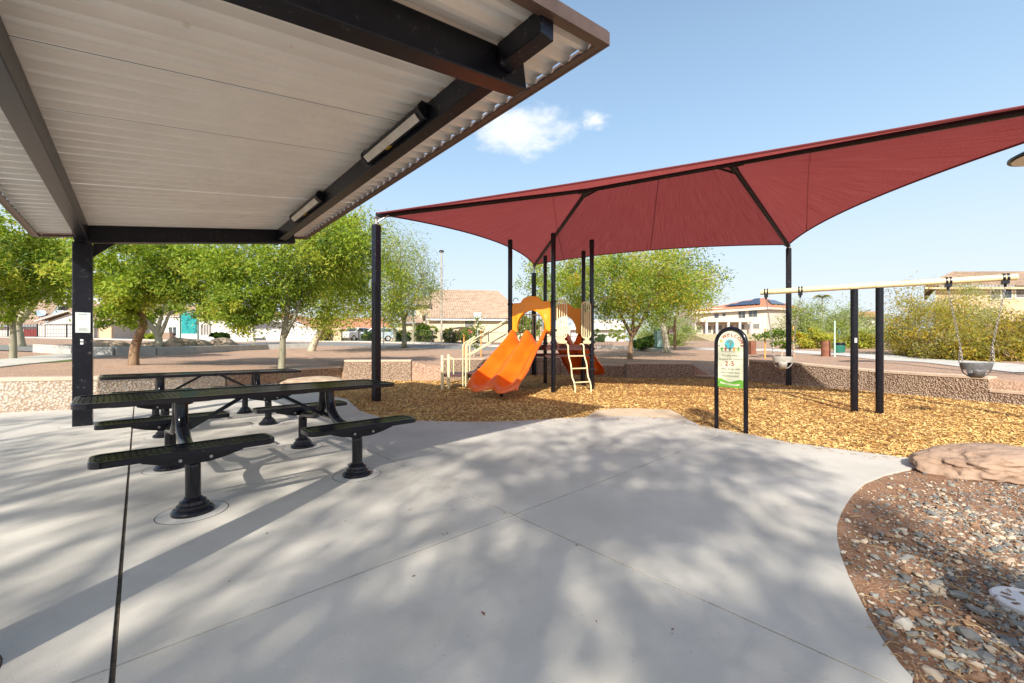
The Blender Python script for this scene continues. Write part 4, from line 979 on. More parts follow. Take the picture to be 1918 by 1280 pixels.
for px in (1435, 1499, 1776, 1883):
    q = swp(px); m = MB(); m.tube([q - bd * .035, q - bd * .012], .068, 14); m.tube([q + bd * .012, q + bd * .035], .068, 14); 
    m.obox(q - Vector((0, 0, .075)), bd * .035, Vector((-bd.y, bd.x, 0)) * .045, Vector((0, 0, .03))); m.tube([q - Vector((0, 0, .09)), q - Vector((0, 0, .15))], .018, 8); m.build('hanger', M_BLACK, sw)
    m = MB(); m.obox(q - Vector((bd.y * .06, -bd.x * .06, .02)), bd * .028, Vector((0, 0, .006)), Vector((-bd.y, bd.x, 0)) * .004); m.build('hanger_bolt', M_STEEL, sw)
    hang[px] = q - Vector((0, 0, .15))
def link_chain(mb, a, b, L=.046):
    d = b - a; n = max(2, int(d.length / (L * .72))); u = d.normalized(); s = u.cross(Vector((0, 1, 0))).normalized(); w = u.cross(s)
    for i in range(n):
        c = a + d * ((i + .5) / n); x = s if i % 2 else w
        mb.tube([c + u * L / 2 * math.cos(R(t)) + x * .012 * math.sin(R(t)) for t in range(0, 361, 45)], .0036, 5, cap=False)
def bucket(h1, h2, ztop, sc, mat_, label):
    c = (hang[h1] + hang[h2]) / 2; c.z = ztop; ax = bd; ay = Vector((-bd.y, bd.x, 0)); w, dpt = .19 * sc, .15 * sc
    t = thing('bucket_swing', label, 'swing seat', c, 'bucket swing seats hanging from the beam')
    P = lambda a, b, z: c + ax * a + ay * b + Vector((0, 0, z))
    m = MB(); rows = []
    for i in range(25):
        th = 2 * math.pi * i / 24; x, y = w * math.cos(th), dpt * math.sin(th); rows.append([P(x, y, 0), P(x * 1.03, y * 1.03, -.03), P(x * .92, y * .92, -.115), P(x * .86, y * .86, -.11), P(x * .95, y * .95, -.01), P(x, y, 0)])
    m.grid(rows); m.build('seat_ring', mat_, t, smooth=True)
    for sg in (-1, 1):
        m = MB(); m.tube(catmull([P(sg * w * .93, 0, -.09), P(sg * w * .78, 0, -.17), P(sg * w * .45, 0, -.225), P(sg * w * .2, 0, -.235)], 5), .009, 6); m.build('leg_strap', mat_, t, smooth=True)
    m = MB(); rows = []
    for i in range(9):
        th = R(180 + 180 * i / 8); rows.append([P(k * w * (.30 + .10 * abs(math.cos(th))), dpt * .88 * math.cos(th), -.10 + .145 * math.sin(th)) for k in (-1, 0, 1)])
    m.grid(rows); m.build('seat_cup', mat_, t, smooth=True, solid=.014)
    for s, h in ((-1, h1), (1, h2)):
        m = MB(); kn = P(s * w, 0, .30); link_chain(m, hang[h], kn)
        link_chain(m, kn, P(s * w * .95, dpt * .55, .0)); link_chain(m, kn, P(s * w * .95, -dpt * .55, .0))
        m.build('chain', M_CHAIN, t)
bucket(1435, 1499, .985, .92, M_SEATGREY, 'faded grey brown bucket swing hanging in front of the black canopy post')
bucket(1776, 1883, .915, .98, M_PLASTIC, 'dark grey bucket swing hanging at the right end of the beam')

# ------------------------------------------------------------------ boulder, valve cover, added shadow-casting bin, near lamp
def boulder(name, c, size, rz, label, m_, seed, sub=4, cat='boulder', grp=None):
    bm = bmesh.new(); bmesh.ops.create_icosphere(bm, subdivisions=sub, radius=1)
    for v in bm.verts:
        n = v.co.normalized(); o = Vector((seed, seed * 2, 0))
        k = 1 + .24 * mnoise.noise(n * 1.2 + o) + .10 * mnoise.noise(n * 2.6 + o) - .07 * abs(mnoise.noise(n * 4.5 + o)) + .035 * mnoise.noise(n * 9 + o) + .016 * mnoise.noise(n * 22 + o)
        q = n * k; q.z = max(q.z, -.45); q.z = math.copysign(abs(q.z) ** .8, q.z)
        v.co = Vector((q.x * size[0], q.y * size[1], q.z * size[2]))
    bmesh.ops.rotate(bm, verts=bm.verts, matrix=Matrix.Rotation(rz, 3, 'Z')); bmesh.ops.translate(bm, verts=bm.verts, vec=c)
    me = bpy.data.meshes.new(name); bm.to_mesh(me); bm.free(); me.materials.append(m_); me.polygons.foreach_set('use_smooth', [True] * len(me.polygons))
    o = bpy.data.objects.new(name, me); COL.objects.link(o); return tag(o, label, cat, grp)
boulder('boulder', (4.66, 3.78, .05), (.74, .42, .195), R(-8), 'large pinkish tan boulder at the right edge of the gravel bed', M_BOULD, 3.7, 6)
vcp = G(1938, 1134)
vc = thing('valve_cover', 'round white stained valve cover set in the shaded gravel', 'valve cover', (vcp.x, vcp.y, 0))
m = MB(); m.lathe([(.135, -.03), (.135, .006), (.128, .012), (.112, .012), (.110, .006), (.02, .009)], (vcp.x, vcp.y, 0), 40); m.build('lid', M_COVER, vc, smooth=True)
for a in range(0, 360, 60): m = MB(); m.box((vcp.x + .085 * math.cos(R(a)), vcp.y + .085 * math.sin(R(a)), .0085), (.03, .012, .004), R(a)); m.build('lid_slot', M_SOIL, vc)
bx_, by_ = 2.02, .32
tb = thing('litter_bin', 'unseen domed bin shape added to cast the rounded shadow on the gravel bed', 'litter bin', (bx_, by_, 0))  # out-of-view caster added for the rounded gravel shadow; bin shape is assumed
m = MB(); m.lathe([(.29, 0), (.30, .05), (.30, .85), (.31, .9)], (bx_, by_, 0), 28); m.build('body', M_BLACK, tb, smooth=True)
m = MB(); m.lathe([(.32, .9), (.31, 1.0), (.26, 1.12), (.16, 1.20), (.05, 1.23)], (bx_, by_, 0), 28); m.build('lid', M_BLACK, tb, smooth=True)
def lamp(name, base, h, rdisc, label, rp_=.06):
    t = thing(name, label, 'lamp post', base, 'park lamp posts'); b = Vector(base)
    m = MB(); m.tube([b - Vector((0, 0, .3)), b + Vector((0, 0, h - .1))], [rp_ * 1.15, rp_ * .9], 12); m.build('pole', M_POLE, t, smooth=True)
    m = MB(); m.lathe([(rdisc, h - .02), (rdisc, h + .02), (rdisc * .8, h + .09), (rdisc * .3, h + .14)], b, 28); m.build('lamp_head', M_BLACK, t, smooth=True)
    m = MB(); m.lathe([(rdisc * .9, h - .04), (rdisc * .86, h - .021)], b, 28); m.build('lamp_lens', M_LENS, t)
q = T(827, 652); lamp('park_lamp', q, EYE + (HY - 472) / FPX * q.y - q.z, .20, 'tan park lamp post with a flat round head before the cream house', .07)
q = at(1968, 9.0); lamp('park_lamp', (q.x, q.y, q.z), EYE + (HY - 288) / FPX * 9.0 - q.z, .62, 'lamp with a wide flat round head cut off by the right picture edge', .08)

# ------------------------------------------------------------------ street, paths, kerbs
strip('street', [T(-80, 655), T(120, 652), T(330, 650), at(470, 31), at(620, 34), at(760, 33), at(900, 31), at(1010, 32)], 5.0, .03, M_ASPH)
strip('sidewalk', [at(-60, 34), at(90, 33.5), at(270, 33.5), at(450, 36), at(620, 39), at(760, 39), at(900, 37), at(1020, 37)], 2.0, .07, M_CONC2)
strip('footpath', [T(-120, 692), T(0, 682), T(60, 676), T(130, 668), T(215, 662), T(330, 659)], 1.5, .03, M_CONC)
strip('footpath', [at(1300, 30), T(1375, 656), T(1440, 656), T(1500, 660), T(1580, 665), T(1660, 671), T(1760, 678.5), T(1850, 686.5), T(1918, 692.5), T(1990, 700)], 1.5, .03, M_CONC2)
lawn = [T(-60, 682), T(40, 679), T(90, 675)]
strip('lawn_patch', lawn, 1.6, .02, M_GRASS)
def low_kerb(pts, h, w, label, name='low_concrete_wall'):
    """low cast wall with dummy joints: each length a part"""
    t = thing(name, label, 'low wall', pts[0])
    for a, b in zip(pts[:-1], pts[1:]):
        d = (b - a).normalized() * .006; m = MB()
        z0, z1 = terr(a.x, a.y), terr(b.x, b.y); nrm = Vector((-d.y, d.x, 0)).normalized() * w / 2
        a2, b2 = a + d, b - d
        P = lambda q, s, z: (q.x + nrm.x * s, q.y + nrm.y * s, z)
        m.add([P(a2, -1, z0 - .2), P(b2, -1, z1 - .2), P(b2, 1, z1 - .2), P(a2, 1, z0 - .2), P(a2, -1, z0 + h), P(b2, -1, z1 + h), P(b2, 1, z1 + h), P(a2, 1, z0 + h)], [(0, 3, 2, 1), (4, 5, 6, 7), (0, 1, 5, 4), (1, 2, 6, 5), (2, 3, 7, 6), (3, 0, 4, 7)])
        m.build('wall_length', M_CURB, t, bevel=.015)
low_kerb([T(68, 660), T(140, 664.5), T(215, 666), T(290, 665), T(360, 662), T(430, 658), T(500, 655), T(580, 652.5)], .32, .25, 'long low concrete wall along the planting strip behind the brown trunked tree')
low_kerb([T(1120, 653), T(1180, 655), T(1243, 661)], .22, .2, 'short low concrete kerb wall beside the pale leaning trunk at right')

# ------------------------------------------------------------------ trees and shrubs
def crown_mesh(name, parent, blobs, n_leaf, size, mats, droop=.3, elong=2.8, spread=.36, shell=.42, flat_=.75, gap=.0):
    """leaf sized faces gathered in many small clumps spread through ellipsoids; blobs: (centre, radii, n_clusters)"""
    C, S = [], []
    for cen, rad, nc in blobs:
        u = rng.normal(size=(nc, 3)); u /= np.linalg.norm(u, axis=1)[:, None]
        r = shell + (1 - shell) * rng.random(nc) ** .6
        r *= 1 + .20 * rng.normal(size=nc).clip(-1.2, 1.2)
        C.append(np.array(cen) + u * r[:, None] * np.array(rad)); S.append(np.full(nc, min(rad) * spread))
    C = np.concatenate(C); S = np.concatenate(S) * rng.uniform(.55, 1.25, len(C))
    k = rng.integers(0, len(C), n_leaf); loc = rng.normal(size=(n_leaf, 3)) * np.array([1, 1, flat_]) * .55
    P = C[k] + loc * S[k][:, None]
    a = rng.normal(size=(n_leaf, 3)); a += loc * .7; a[:, 2] -= droop; a /= np.linalg.norm(a, axis=1)[:, None]
    b = np.cross(a, rng.normal(size=(n_leaf, 3))); b /= np.linalg.norm(b, axis=1)[:, None] + 1e-9
    L = size * rng.uniform(.55, 1.35, n_leaf); Wd = L / elong
    a *= L[:, None]; b *= Wd[:, None] * .5
    V = np.stack([P - a * .5, P - a * .05 + b, P + a * .5, P - a * .05 - b], 1).reshape(-1, 3)
    cm = rng.choice(len(mats), len(C), p=np.array([w for _, w in mats]) / sum(w for _, w in mats))
    own = rng.choice(len(mats), n_leaf, p=np.array([w for _, w in mats]) / sum(w for _, w in mats))
    mi = np.where(rng.random(n_leaf) < .55, cm[k], own)
    return fast_mesh(name, V, np.arange(4 * n_leaf).reshape(-1, 4), [m for m, _ in mats], mi, parent), C
def tree(name, label, cat, trunks, r0, blobs, n_leaf, size, mats, bark, limbs=14, group=None, **kw):
    """trunks: list of point paths from the ground up; limbs run from the trunk tops out into the clumps"""
    base = Vector(trunks[0][0]); t = thing(name, label, cat, base, group)
    _, C = crown_mesh('crown', t, blobs, n_leaf, size, mats, **kw)
    m = MB(); tops = []
    for i, tr in enumerate(trunks):
        P = catmull(tr, 5); n = len(P); r = r0 if i == 0 else r0 * .72
        P[0] = P[0] - Vector((0, 0, .25)) if i == 0 else P[0]
        rs = [r * (1.25 if j == 0 and i == 0 else 1) * (1 - .55 * j / (n - 1)) for j in range(n)]
        m.tube(P, rs, 9); tops += [(P[-1], rs[-1]), (P[int(n * .75)], rs[int(n * .75)])]
    idx = rng.permutation(len(C))[:limbs]
    for q in idx:
        e = Vector(C[q]); tp, rr = min(tops, key=lambda p: (p[0] - e).length + rng.random() * .8)
        mid = tp.lerp(e, .5) + Vector((rng.normal() * .15, rng.normal() * .15, .12 * (e - tp).length)); pp = catmull([tp, mid, e], 4)
        m.tube(pp, [rr * .62 * (1 - .85 * j / (len(pp) - 1)) for j in range(len(pp))], 5)
        for _ in range(2):
            j = rng.integers(3, len(pp) - 1); e2 = pp[j] + Vector(rng.normal(size=3)) * .5 + (e - tp) * .25
            m.tube([pp[j], pp[j].lerp(e2, .5) + Vector((0, 0, .06)), e2], [rr * .2, rr * .14, rr * .06], 4)
    m.build('trunk', bark, t, smooth='all'); return t
def pb(x0, y0, x1, y1, Y, dy=None):
    """an ellipsoid seen as a pixel box at distance Y"""
    a, b = hp(x0, y0, Y), hp(x1, y1, Y); c = (a + b) / 2; return c, (abs(b.x - a.x) / 2, dy or abs(b.x - a.x) / 2, abs(b.z - a.z) / 2)
def blob(x0, y0, x1, y1, Y, nc, dy=None): c, r = pb(x0, y0, x1, y1, Y, dy); return (tuple(c), r, nc)
def path(Y, *pts, dy=0.0): return [hp(px, py, Y + dy * i) for i, (px, py) in enumerate(pts)]
PT = 'park trees beyond the low walls'
b = T(24, 673); tree('park_tree', 'slim straight dark trunked tree at the left picture edge', 'tree', [path(b.y, (24, 673), (25, 640), (23, 600), (20, 555), (18, 510))], .09, [blob(-110, 395, 80, 560, b.y, 55), blob(20, 430, 132, 580, b.y + .8, 40), blob(-60, 480, 60, 590, b.y - .4, 25)], 27000, .125, GREENS, M_GREYBARK, 18, PT)
b = T(33, 650); tree('park_tree', 'pale forked tree just behind the slim dark trunk at far left', 'tree', [path(b.y, (33, 648), (32, 620), (30, 602)), path(b.y, (30, 604), (14, 590), (-6, 574), (-30, 555)), path(b.y, (31, 606), (48, 588), (66, 565), (80, 540))], .26, [blob(-90, 420, 130, 570, b.y, 60), blob(40, 440, 175, 560, b.y + 1, 30)], 9000, .22, GREENS, M_PALEBARK, 16, PT)
b = T(250, 684); tree('park_tree', 'tree with a thick crooked brown trunk right of the black column', 'tree', [path(b.y, (250, 684), (252, 655), (259, 632), (268, 608), (265, 585), (266, 555), (271, 520)), path(b.y, (267, 560), (285, 538), (318, 515)), path(b.y, (266, 552), (250, 528), (225, 500))], .135, [blob(165, 430, 400, 560, b.y, 70), blob(185, 500, 300, 605, b.y - .5, 30), blob(290, 460, 440, 575, b.y + .6, 40)], 32000, .125, GREENS, M_BARK, 20, PT)
b = T(297, 650); tree('park_tree', 'pale branched tree behind the crooked brown trunk', 'tree', [path(b.y, (297, 648), (296, 630), (283, 611), (262, 592), (243, 575), (225, 562)), path(b.y, (298, 640), (297, 615), (303, 590), (307, 565)), path(b.y, (298, 630), (308, 610), (318, 585))], .20, [blob(180, 450, 400, 590, b.y, 60), blob(190, 560, 290, 620, b.y - .5, 18), blob(310, 540, 420, 610, b.y, 25)], 10000, .22, GREENS, M_PALEBARK, 18, PT)
b = T(527, 699); tree('park_tree', 'spreading bright green tree with a grey forked trunk behind the far table', 'tree', [path(b.y, (527, 699), (529, 665), (530, 635), (536, 600), (540, 565), (536, 530)), path(b.y, (532, 632), (543, 610), (552, 595), (560, 570))], .11, [blob(375, 440, 560, 600, b.y, 60), blob(470, 420, 690, 590, b.y + .8, 80), blob(400, 540, 520, 625, b.y - .6, 28), blob(560, 400, 700, 520, b.y + 1, 40)], 44000, .12, GREENS, M_GREYBARK, 24, PT)
b = T(583, 658); tree('park_tree', 'taller tree with a pale leaning trunk left of the canopy post', 'tree', [path(b.y, (583, 657), (590, 640), (597, 625), (608, 602), (618, 570), (625, 520))], .22, [blob(540, 395, 740, 560, b.y, 80), blob(560, 500, 690, 625, b.y - .8, 45), blob(640, 470, 770, 610, b.y + .4, 40), blob(580, 395, 700, 470, b.y, 25)], 34000, .16, WARMG, M_PALEBARK, 20, PT)
b = at(757, 30); tree('palo_verde', 'feathery pale green tree right behind the left canopy post', 'tree', [path(30, (757, 645), (757, 610), (752, 570), (748, 520)), path(30, (756, 600), (775, 560), (792, 520))], .18, [blob(690, 425, 800, 560, 30, 70), blob(730, 470, 822, 590, 30.5, 60), blob(700, 540, 790, 620, 29.5, 30)], 13000, .25, PALES, M_GREYBARK, 26, PT, elong=5.5, spread=.5)
b = T(1180, 673); tree('park_tree', 'round crowned tree with a dark many forked trunk behind the play tower', 'tree', [path(b.y, (1180, 673), (1181, 650), (1184, 632), (1190, 612)), path(b.y, (1184, 632), (1172, 608), (1160, 585), (1150, 560)), path(b.y, (1186, 628), (1200, 605), (1212, 580), (1222, 555)), path(b.y, (1182, 640), (1186, 605), (1188, 570))], .13, [blob(1000, 480, 1190, 600, b.y, 70), blob(1110, 470, 1300, 610, b.y - .4, 90), blob(1180, 500, 1310, 610, b.y, 40)], 36000, .13, WARMG, M_BARK, 24, PT)
b = T(1250, 661); tree('park_tree', 'taller tree with a pale leaning trunk at the right of the green crowns', 'tree', [path(b.y, (1250, 660), (1246, 635), (1241, 607), (1236, 575), (1232, 540))], .21, [blob(1100, 450, 1320, 590, b.y, 80), blob(1220, 470, 1345, 590, b.y + .5, 50), blob(970, 480, 1120, 590, b.y + 2, 50)], 24000, .17, WARMG, M_PALEBARK, 20, PT)
# trees standing behind the viewer, whose shade falls over the concrete
BT = 'tall trees standing behind the concrete pad'
for i, (x, y, hgt, rad, lab) in enumerate(((-4.7, -13.0, 11.0, 3.0, 'tall loose tree behind the pad, shading the picnic tables'), (-2.7, -11.2, 11.0, 2.5, 'tall loose tree behind the pad, shading the middle of the concrete'), (-9.4, -9.6, 9.8, 3.2, 'tall loose tree behind the pad, farthest to the left'), (-7.8, -14.6, 13.5, 3.2, 'tallest loose tree behind the pad, farthest back'))):
    c = (x, y, hgt); tree('shade_tree', lab, 'tree', [[Vector((x, y, 0)), Vector((x + .2, y, hgt * .35)), Vector((x - .1, y + .2, hgt * .65)), Vector((x, y, hgt * .9))]], .22, [(c, (rad, rad * .85, 2.3), 46), ((x + rad * .6, y + .5, hgt - 1.5), (rad * .6, rad * .6, 1.3), 16)], (2600, 4200, 2500, 1500)[i], .19, GREENS, M_BARK, 16, BT, spread=.24, shell=.25)
# shrubs on the right bank
SH = 'olive desert shrubs along the right hand path'
def shrub(name, label, blobs, n, size, mats, base, group=SH, stems=9, cat='shrub', **kw):
    t = thing(name, label, cat, base, group); _, C = crown_mesh('foliage', t, blobs, n, size, mats, **kw)
    m = MB()
    for q in rng.permutation(len(C))[:stems]:
        e = Vector(C[q]); s = Vector(base) + Vector((rng.normal() * .12, rng.normal() * .12, -.1)); mid = s.lerp(e, .5) + Vector((rng.normal() * .1, 0, .15)); pp = catmull([s, mid, e], 4)
        m.tube(pp, [.03 * (1 - .8 * j / (len(pp) - 1)) for j in range(len(pp))], 5)
    m.build('stem', M_GREYBARK, t, smooth='all'); return t
for i, (x0, y0, x1, y1, Y, lab) in enumerate(((1655, 545, 1760, 672, 17.5, 'leftmost olive shrub, directly right of the two swing posts'), (1715, 560, 1840, 684, 15.6, 'broad orange olive shrub between the swing posts and the right seat'), (1790, 590, 1918, 692, 14.2, 'olive shrub rising behind the right bucket seat'), (1870, 590, 2010, 700, 13.6, 'olive shrub cut off by the right picture edge'), (1745, 532, 1870, 640, 20, 'tall grey green shrub behind the olive ones, before the tan house'))):
    b = at((x0 + x1) / 2, Y); mats = OLIVES if i < 4 else [(O3, .5), (P1, .3), (O2, .2)]
    shrub('desert_shrub', lab, [blob(x0, y0, x1, y1, Y, 60, 1.2), blob(x0 + 20, y0 + (y1 - y0) * .45, x1 - 10, y1 + 4, Y - .5, 40, 1.0)], 10500, .125, mats, b, stems=26, elong=4.0, spread=.42)
PV = 'pale green palo verde trees on the far right bank'
for x0, y0, x1, y1, Y, lab in ((1475, 565, 1545, 655, 34, 'pale green bushy tree behind the right canopy post'), (1530, 575, 1610, 655, 36, 'pale green bushy tree left of the paired swing posts'), (1600, 590, 1690, 660, 38, 'pale bushy tree seen between and behind the swing posts'), (1195, 590, 1300, 650, 36, 'pale grey green bush behind the pale leaning trunk')):
    shrub('palo_verde_bush', lab, [blob(x0, y0, x1, y1, Y, 45), blob(x0 + 8, y0 + 25, x1 - 8, y1 + 6, Y - .6, 30)], 9000, .26, PALES, at((x0 + x1) / 2, Y), PV, 12, 'tree', elong=5, spread=.5)
for x0, y0, x1, y1, Y, lab, mats in ((1490, 618, 1565, 662, 26, 'yellowish low brush along the path behind the rusty bollard', [(O1, .4), (L4, .6)]), (1560, 625, 1660, 668, 24, 'yellow green low brush beside the green litter bin', [(L4, .5), (O2, .3), (P1, .2)])):
    shrub('low_brush', lab, [blob(x0, y0, x1, y1, Y, 40, 1.0)], 7000, .20, mats, at((x0 + x1) / 2, Y), 'yellow low brush along the far path', 12)
def palm(px, pbase, ptop, Y, label, fr=14, L=1.6, mats=PALES, group='small palms among the houses', sag=.9, fan=False):
    b = at(px, Y); top = hp(px, ptop, Y); t = thing('palm_tree', label, 'palm', b, group)
    m = MB(); m.tube([b - Vector((0, 0, .2)), b.lerp(top, .5) + Vector((.08, 0, 0)), top], [.16, .12, .11], 8); m.build('trunk', M_GREYBARK, t, smooth=True)
    V, F, M_ = [], [], []
    for k in range(fr):
        a = 2 * math.pi * k / fr + rng.uniform(-.2, .2); el = rng.uniform(.1, 1.2); d = Vector((math.cos(a), math.sin(a), 0)); prev = None
        for s in range(9):
            u = s / 8; p = top + d * L * u * math.cos(el * .6) + Vector((0, 0, L * (u * math.sin(el) - sag * u * u)))
            side = Vector((-d.y, d.x, 0)) * L * .22 * (math.sin(math.pi * min(1, u + .12)) + .05)
            for sg in (-1, 1):
                n = len(V); V += [p, p + side * sg + d * L * .10 + Vector((0, 0, -.07 * L)), p + side * sg + d * L * .16 + Vector((0, 0, -.08 * L)), p + d * L * .07]; F.append((n, n + 1, n + 2, n + 3)); M_.append(k % len(mats))
    fast_mesh('crown', np.array([tuple(v) for v in V]), np.array(F), [x for x, _ in mats], np.array(M_), t)
    return t
palm(773, 640, 578, 40, 'small palm with drooping fronds before the cream house', 16, 1.7, [(L4, .5), (P1, .5), (O1, .3)])
palm(738, 640, 612, 39, 'short yellow green palm beside the left canopy post', 14, 1.3, [(L4, .6), (L1, .4)])
palm(1540, 650, 556, 80, 'distant fan palm on the skyline right of the two storey house', 34, 1.7, [(L3, .5), (L2, .3), (O1, .2)], sag=.9)
def hedge(label, x0, y0, x1, y1, Y, mats=HEDGES, dens=5200, name='clipped_hedge'):
    c, r = pb(x0, y0, x1, y1, Y, .7); b = at((x0 + x1) / 2, Y)
    t = thing(name, label, 'hedge', b, 'rounded shrubs and hedges before the houses')
    crown_mesh('foliage', t, [(tuple(c), r, 50), (tuple(c), (r[0] * .75, r[1] * .75, r[2] * .8), 25)], dens, .17, mats, spread=.35, elong=1.8, shell=.75)
    m = MB(); m.tube([b - Vector((0, 0, .1)), Vector((c.x, c.y, c.z))], [.06, .03], 5); m.build('stem', M_GREYBARK, t)
hedge('large rounded light green hedge left of the lamp post', 775, 610, 818, 640, 41.5, [(H2, .7), (L1, .3)])
hedge('small dark rounded shrub behind the fence beside the canopy post', 742, 622, 768, 642, 41, HEDGES)
hedge('green shrub behind the fence left of the canopy post', 678, 624, 700, 642, 41, HEDGES)
hedge('brownish green hedge right of the lamp post', 828, 617, 862, 642, 41, [(H1, .4), (O2, .4), (O4, .2)])
hedge('brownish green hedge before the cream wall', 858, 614, 905, 642, 41.5, [(H1, .4), (O2, .4), (O4, .2)])
hedge('dark green clipped shrub left of the green cabinet', 1188, 638, 1212, 652, 27, HEDGES)
hedge('taller dark green clipped shrub beside the green cabinet', 1205, 630, 1222, 650, 28, HEDGES)
hedge('rounded yellow green shrub before the pale garage', 266, 626, 290, 640, 36, [(L4, .5), (L1, .5)], 3000)
hedge('low green shrub on the dark rock pile', 400, 624, 424, 634, 31, HEDGES, 3000)
hedge('reddish green shrub at the end of the grey block wall', 596, 618, 618, 640, 40, [(H1, .5), (O4, .3), (O1, .2)])
hedge('green leafy bush behind the arch of the play tower', 962, 592, 1012, 640, 42, [(L1, .4), (L2, .4), (L3, .2)], 6000)
hedge('green shrub behind the ladder, before the white roofed house', 1090, 620, 1130, 648, 46, HEDGES)
hedge('bushy green mass behind the round crowned tree', 1140, 585, 1200, 645, 55, [(L1, .4), (P1, .3), (L2, .3)], 6000)
# young staked trees
def staked(px, pbase, Y, stakes, blobs, label, n=900):
    b = at(px, Y); t = thing('young_tree', label, 'young tree', b, 'young staked trees'); m = MB(); top = hp(px + 4, blobs[0][1] + 12, Y)
    m.tube([b - Vector((0, 0, .1)), b.lerp(top, .5) + Vector((.06, 0, 0)), top], [.03, .022, .01], 6); m.build('trunk', M_PALEBARK, t)
    crown_mesh('crown', t, [blob(*bb, Y, 9) for bb in blobs], n, .13, [(L2, .4), (P2, .4), (L3, .2)], elong=2.2, spread=.5)
    for k, (sx, s0_, s1_) in enumerate(stakes):
        p = hp(sx, s1_, Y); q = at(sx, Y); s = MB(); s.tube([q - Vector((0, 0, .3)), Vector((q.x, q.y, p.z))], .034, 8)
        solo(s, 'tree_stake', M_STAKE, 'orange wooden stake beside the young tree, %s one, %s' % (('left', 'right')[k], 'left of the slide' if px < 1000 else 'by the right canopy post'), 'stake', 'orange tree stakes')
    m = MB(); y_ = stakes[0][2] + 22; m.tube([hp(stakes[0][0], y_, Y), hp(px, y_ + 2, Y), hp(stakes[1][0], y_ + 3, Y)], .01, 5); m.build('tie', M_BLACK, t)
Ys = T(868, 668).y
staked(887, 668, Ys, [(869, 668, 618), (901, 668, 618)], [(874, 592, 912, 632), (862, 618, 888, 648), (884, 630, 902, 650)], 'young sparse tree tied between orange stakes, left of the slide', 700)
Ys = T(1432, 672).y
staked(1463, 670, Ys, [(1433, 672, 616), (1486, 672, 612)], [(1418, 615, 1470, 650), (1448, 612, 1492, 645), (1440, 640, 1475, 656)], 'young sparse tree tied between orange stakes, behind the left swing seat', 1400)

# ------------------------------------------------------------------ fences
def fence(pts, h, label, gap=.13):
    t = thing('metal_fence', label, 'fence', pts[0], 'black metal picket fences')
    pk = MB()
    for a, b in zip(pts[:-1], pts[1:]):
        for z in (.12, h - .06):
            m = MB(); m.bar((a.x, a.y, terr(a.x, a.y) + z), (b.x, b.y, terr(b.x, b.y) + z), .03, .035); m.build('rail', M_FENCE, t)
        L = (b - a).length; n = int(L / gap)
        for k in range(n):
            q = a.lerp(b, (k + .5) / n); z = terr(q.x, q.y); pk.bar((q.x, q.y, z + .04), (q.x, q.y, z + h), .02, .02)
        m = MB(); m.box((a.x, a.y, terr(a.x, a.y) + h / 2), (.07, .07, h + .1)); m.build('post', M_FENCE, t)
    o = pk.build('picket', M_FENCE, t); o['kind'] = 'stuff'
fence([at(x, 40) for x in (640, 672, 705, 740, 775, 810, 845, 880, 915, 950)], 1.2, 'black picket fence before the cream house and the hedges')
fence([at(x, 36) for x in (-40, 15, 70, 125, 186)], 1.2, 'black picket fence before the house with the dish at far left')
fence([at(x, 36) for x in (1010, 1060, 1105, 1148)], 1.0, 'black picket fence seen behind the play tower ladder')

# ------------------------------------------------------------------ houses
def tiled(mb, e0, e1, r0, r1, pitch_=.30, course=.42, h=.075, mi=0):
    """a roof face of barrel tiles: rows of half rounds stepping down in courses"""
    e0, e1, r0, r1 = map(Vector, (e0, e1, r0, r1)); nrm = (e1 - e0).cross(r0 - e0); 
    if nrm.length < 1e-6: nrm = (e1 - e0).cross(r1 - e0)
    nrm.normalize()
    if nrm.z < 0: nrm = -nrm
    nc = max(3, int((e1 - e0).length / pitch_)); nr = max(2, int(max((r0 - e0).length, (r1 - e1).length) / course)); rows = []
    pr = [(0, 0), (.25, .8), (.5, 1), (.75, .8)]
    for j in range(nr):
        for tj, lift in ((j / nr, h * .6), ((j + 1) / nr - 1e-4, 0)):
            a, b = e0.lerp(r0, tj), e1.lerp(r1, tj); row = []
            for c in range(nc):
                for o, hh in pr: row.append(a.lerp(b, (c + o) / nc) + nrm * (hh * h + lift))
            row.append(b + nrm * lift); rows.append(row)
    mb.grid(rows, mi)
def window(parent, a, b, y, frame=M_TRIM, pane=M_SCREEN, off=Vector((0, -1, 0)), ax=Vector((1, 0, 0)), mull=0):
    """a, b: (along, z) corners on a wall face through point y"""
    P = lambda u, z, n: Vector(y) * 1 + ax * u + off * n + Vector((0, 0, z - Vector(y).z))
    m = MB(); fw = .07
    for (u0, z0, u1, z1) in ((a[0] - fw, a[1] - fw, b[0] + fw, a[1]), (a[0] - fw, b[1], b[0] + fw, b[1] + fw), (a[0] - fw, a[1], a[0], b[1]), (b[0], a[1], b[0] + fw, b[1])):
        m.prism([P(u0, z0, -.02), P(u1, z0, -.02), P(u1, z1, -.02), P(u0, z1, -.02)], off * .07)
    for k in range(mull):
        u = a[0] + (b[0] - a[0]) * (k + 1) / (mull + 1); m.prism([P(u - .025, a[1], -.01), P(u + .025, a[1], -.01), P(u + .025, b[1], -.01), P(u - .025, b[1], -.01)], off * .05)
    w = m.build('window', frame, parent)
    m = MB(); m.prism([P(a[0], a[1], -.018), P(b[0], a[1], -.018), P(b[0], b[1], -.018), P(a[0], b[1], -.018)], off * .03); m.build('pane', pane, w)
def pwin(parent, x0, y0, x1, y1, Y, **k):
    a, b = hp(x0, y1, Y), hp(x1, y0, Y); window(parent, (0, a.z), (b.x - a.x, b.z), (a.x, Y, a.z), **k)
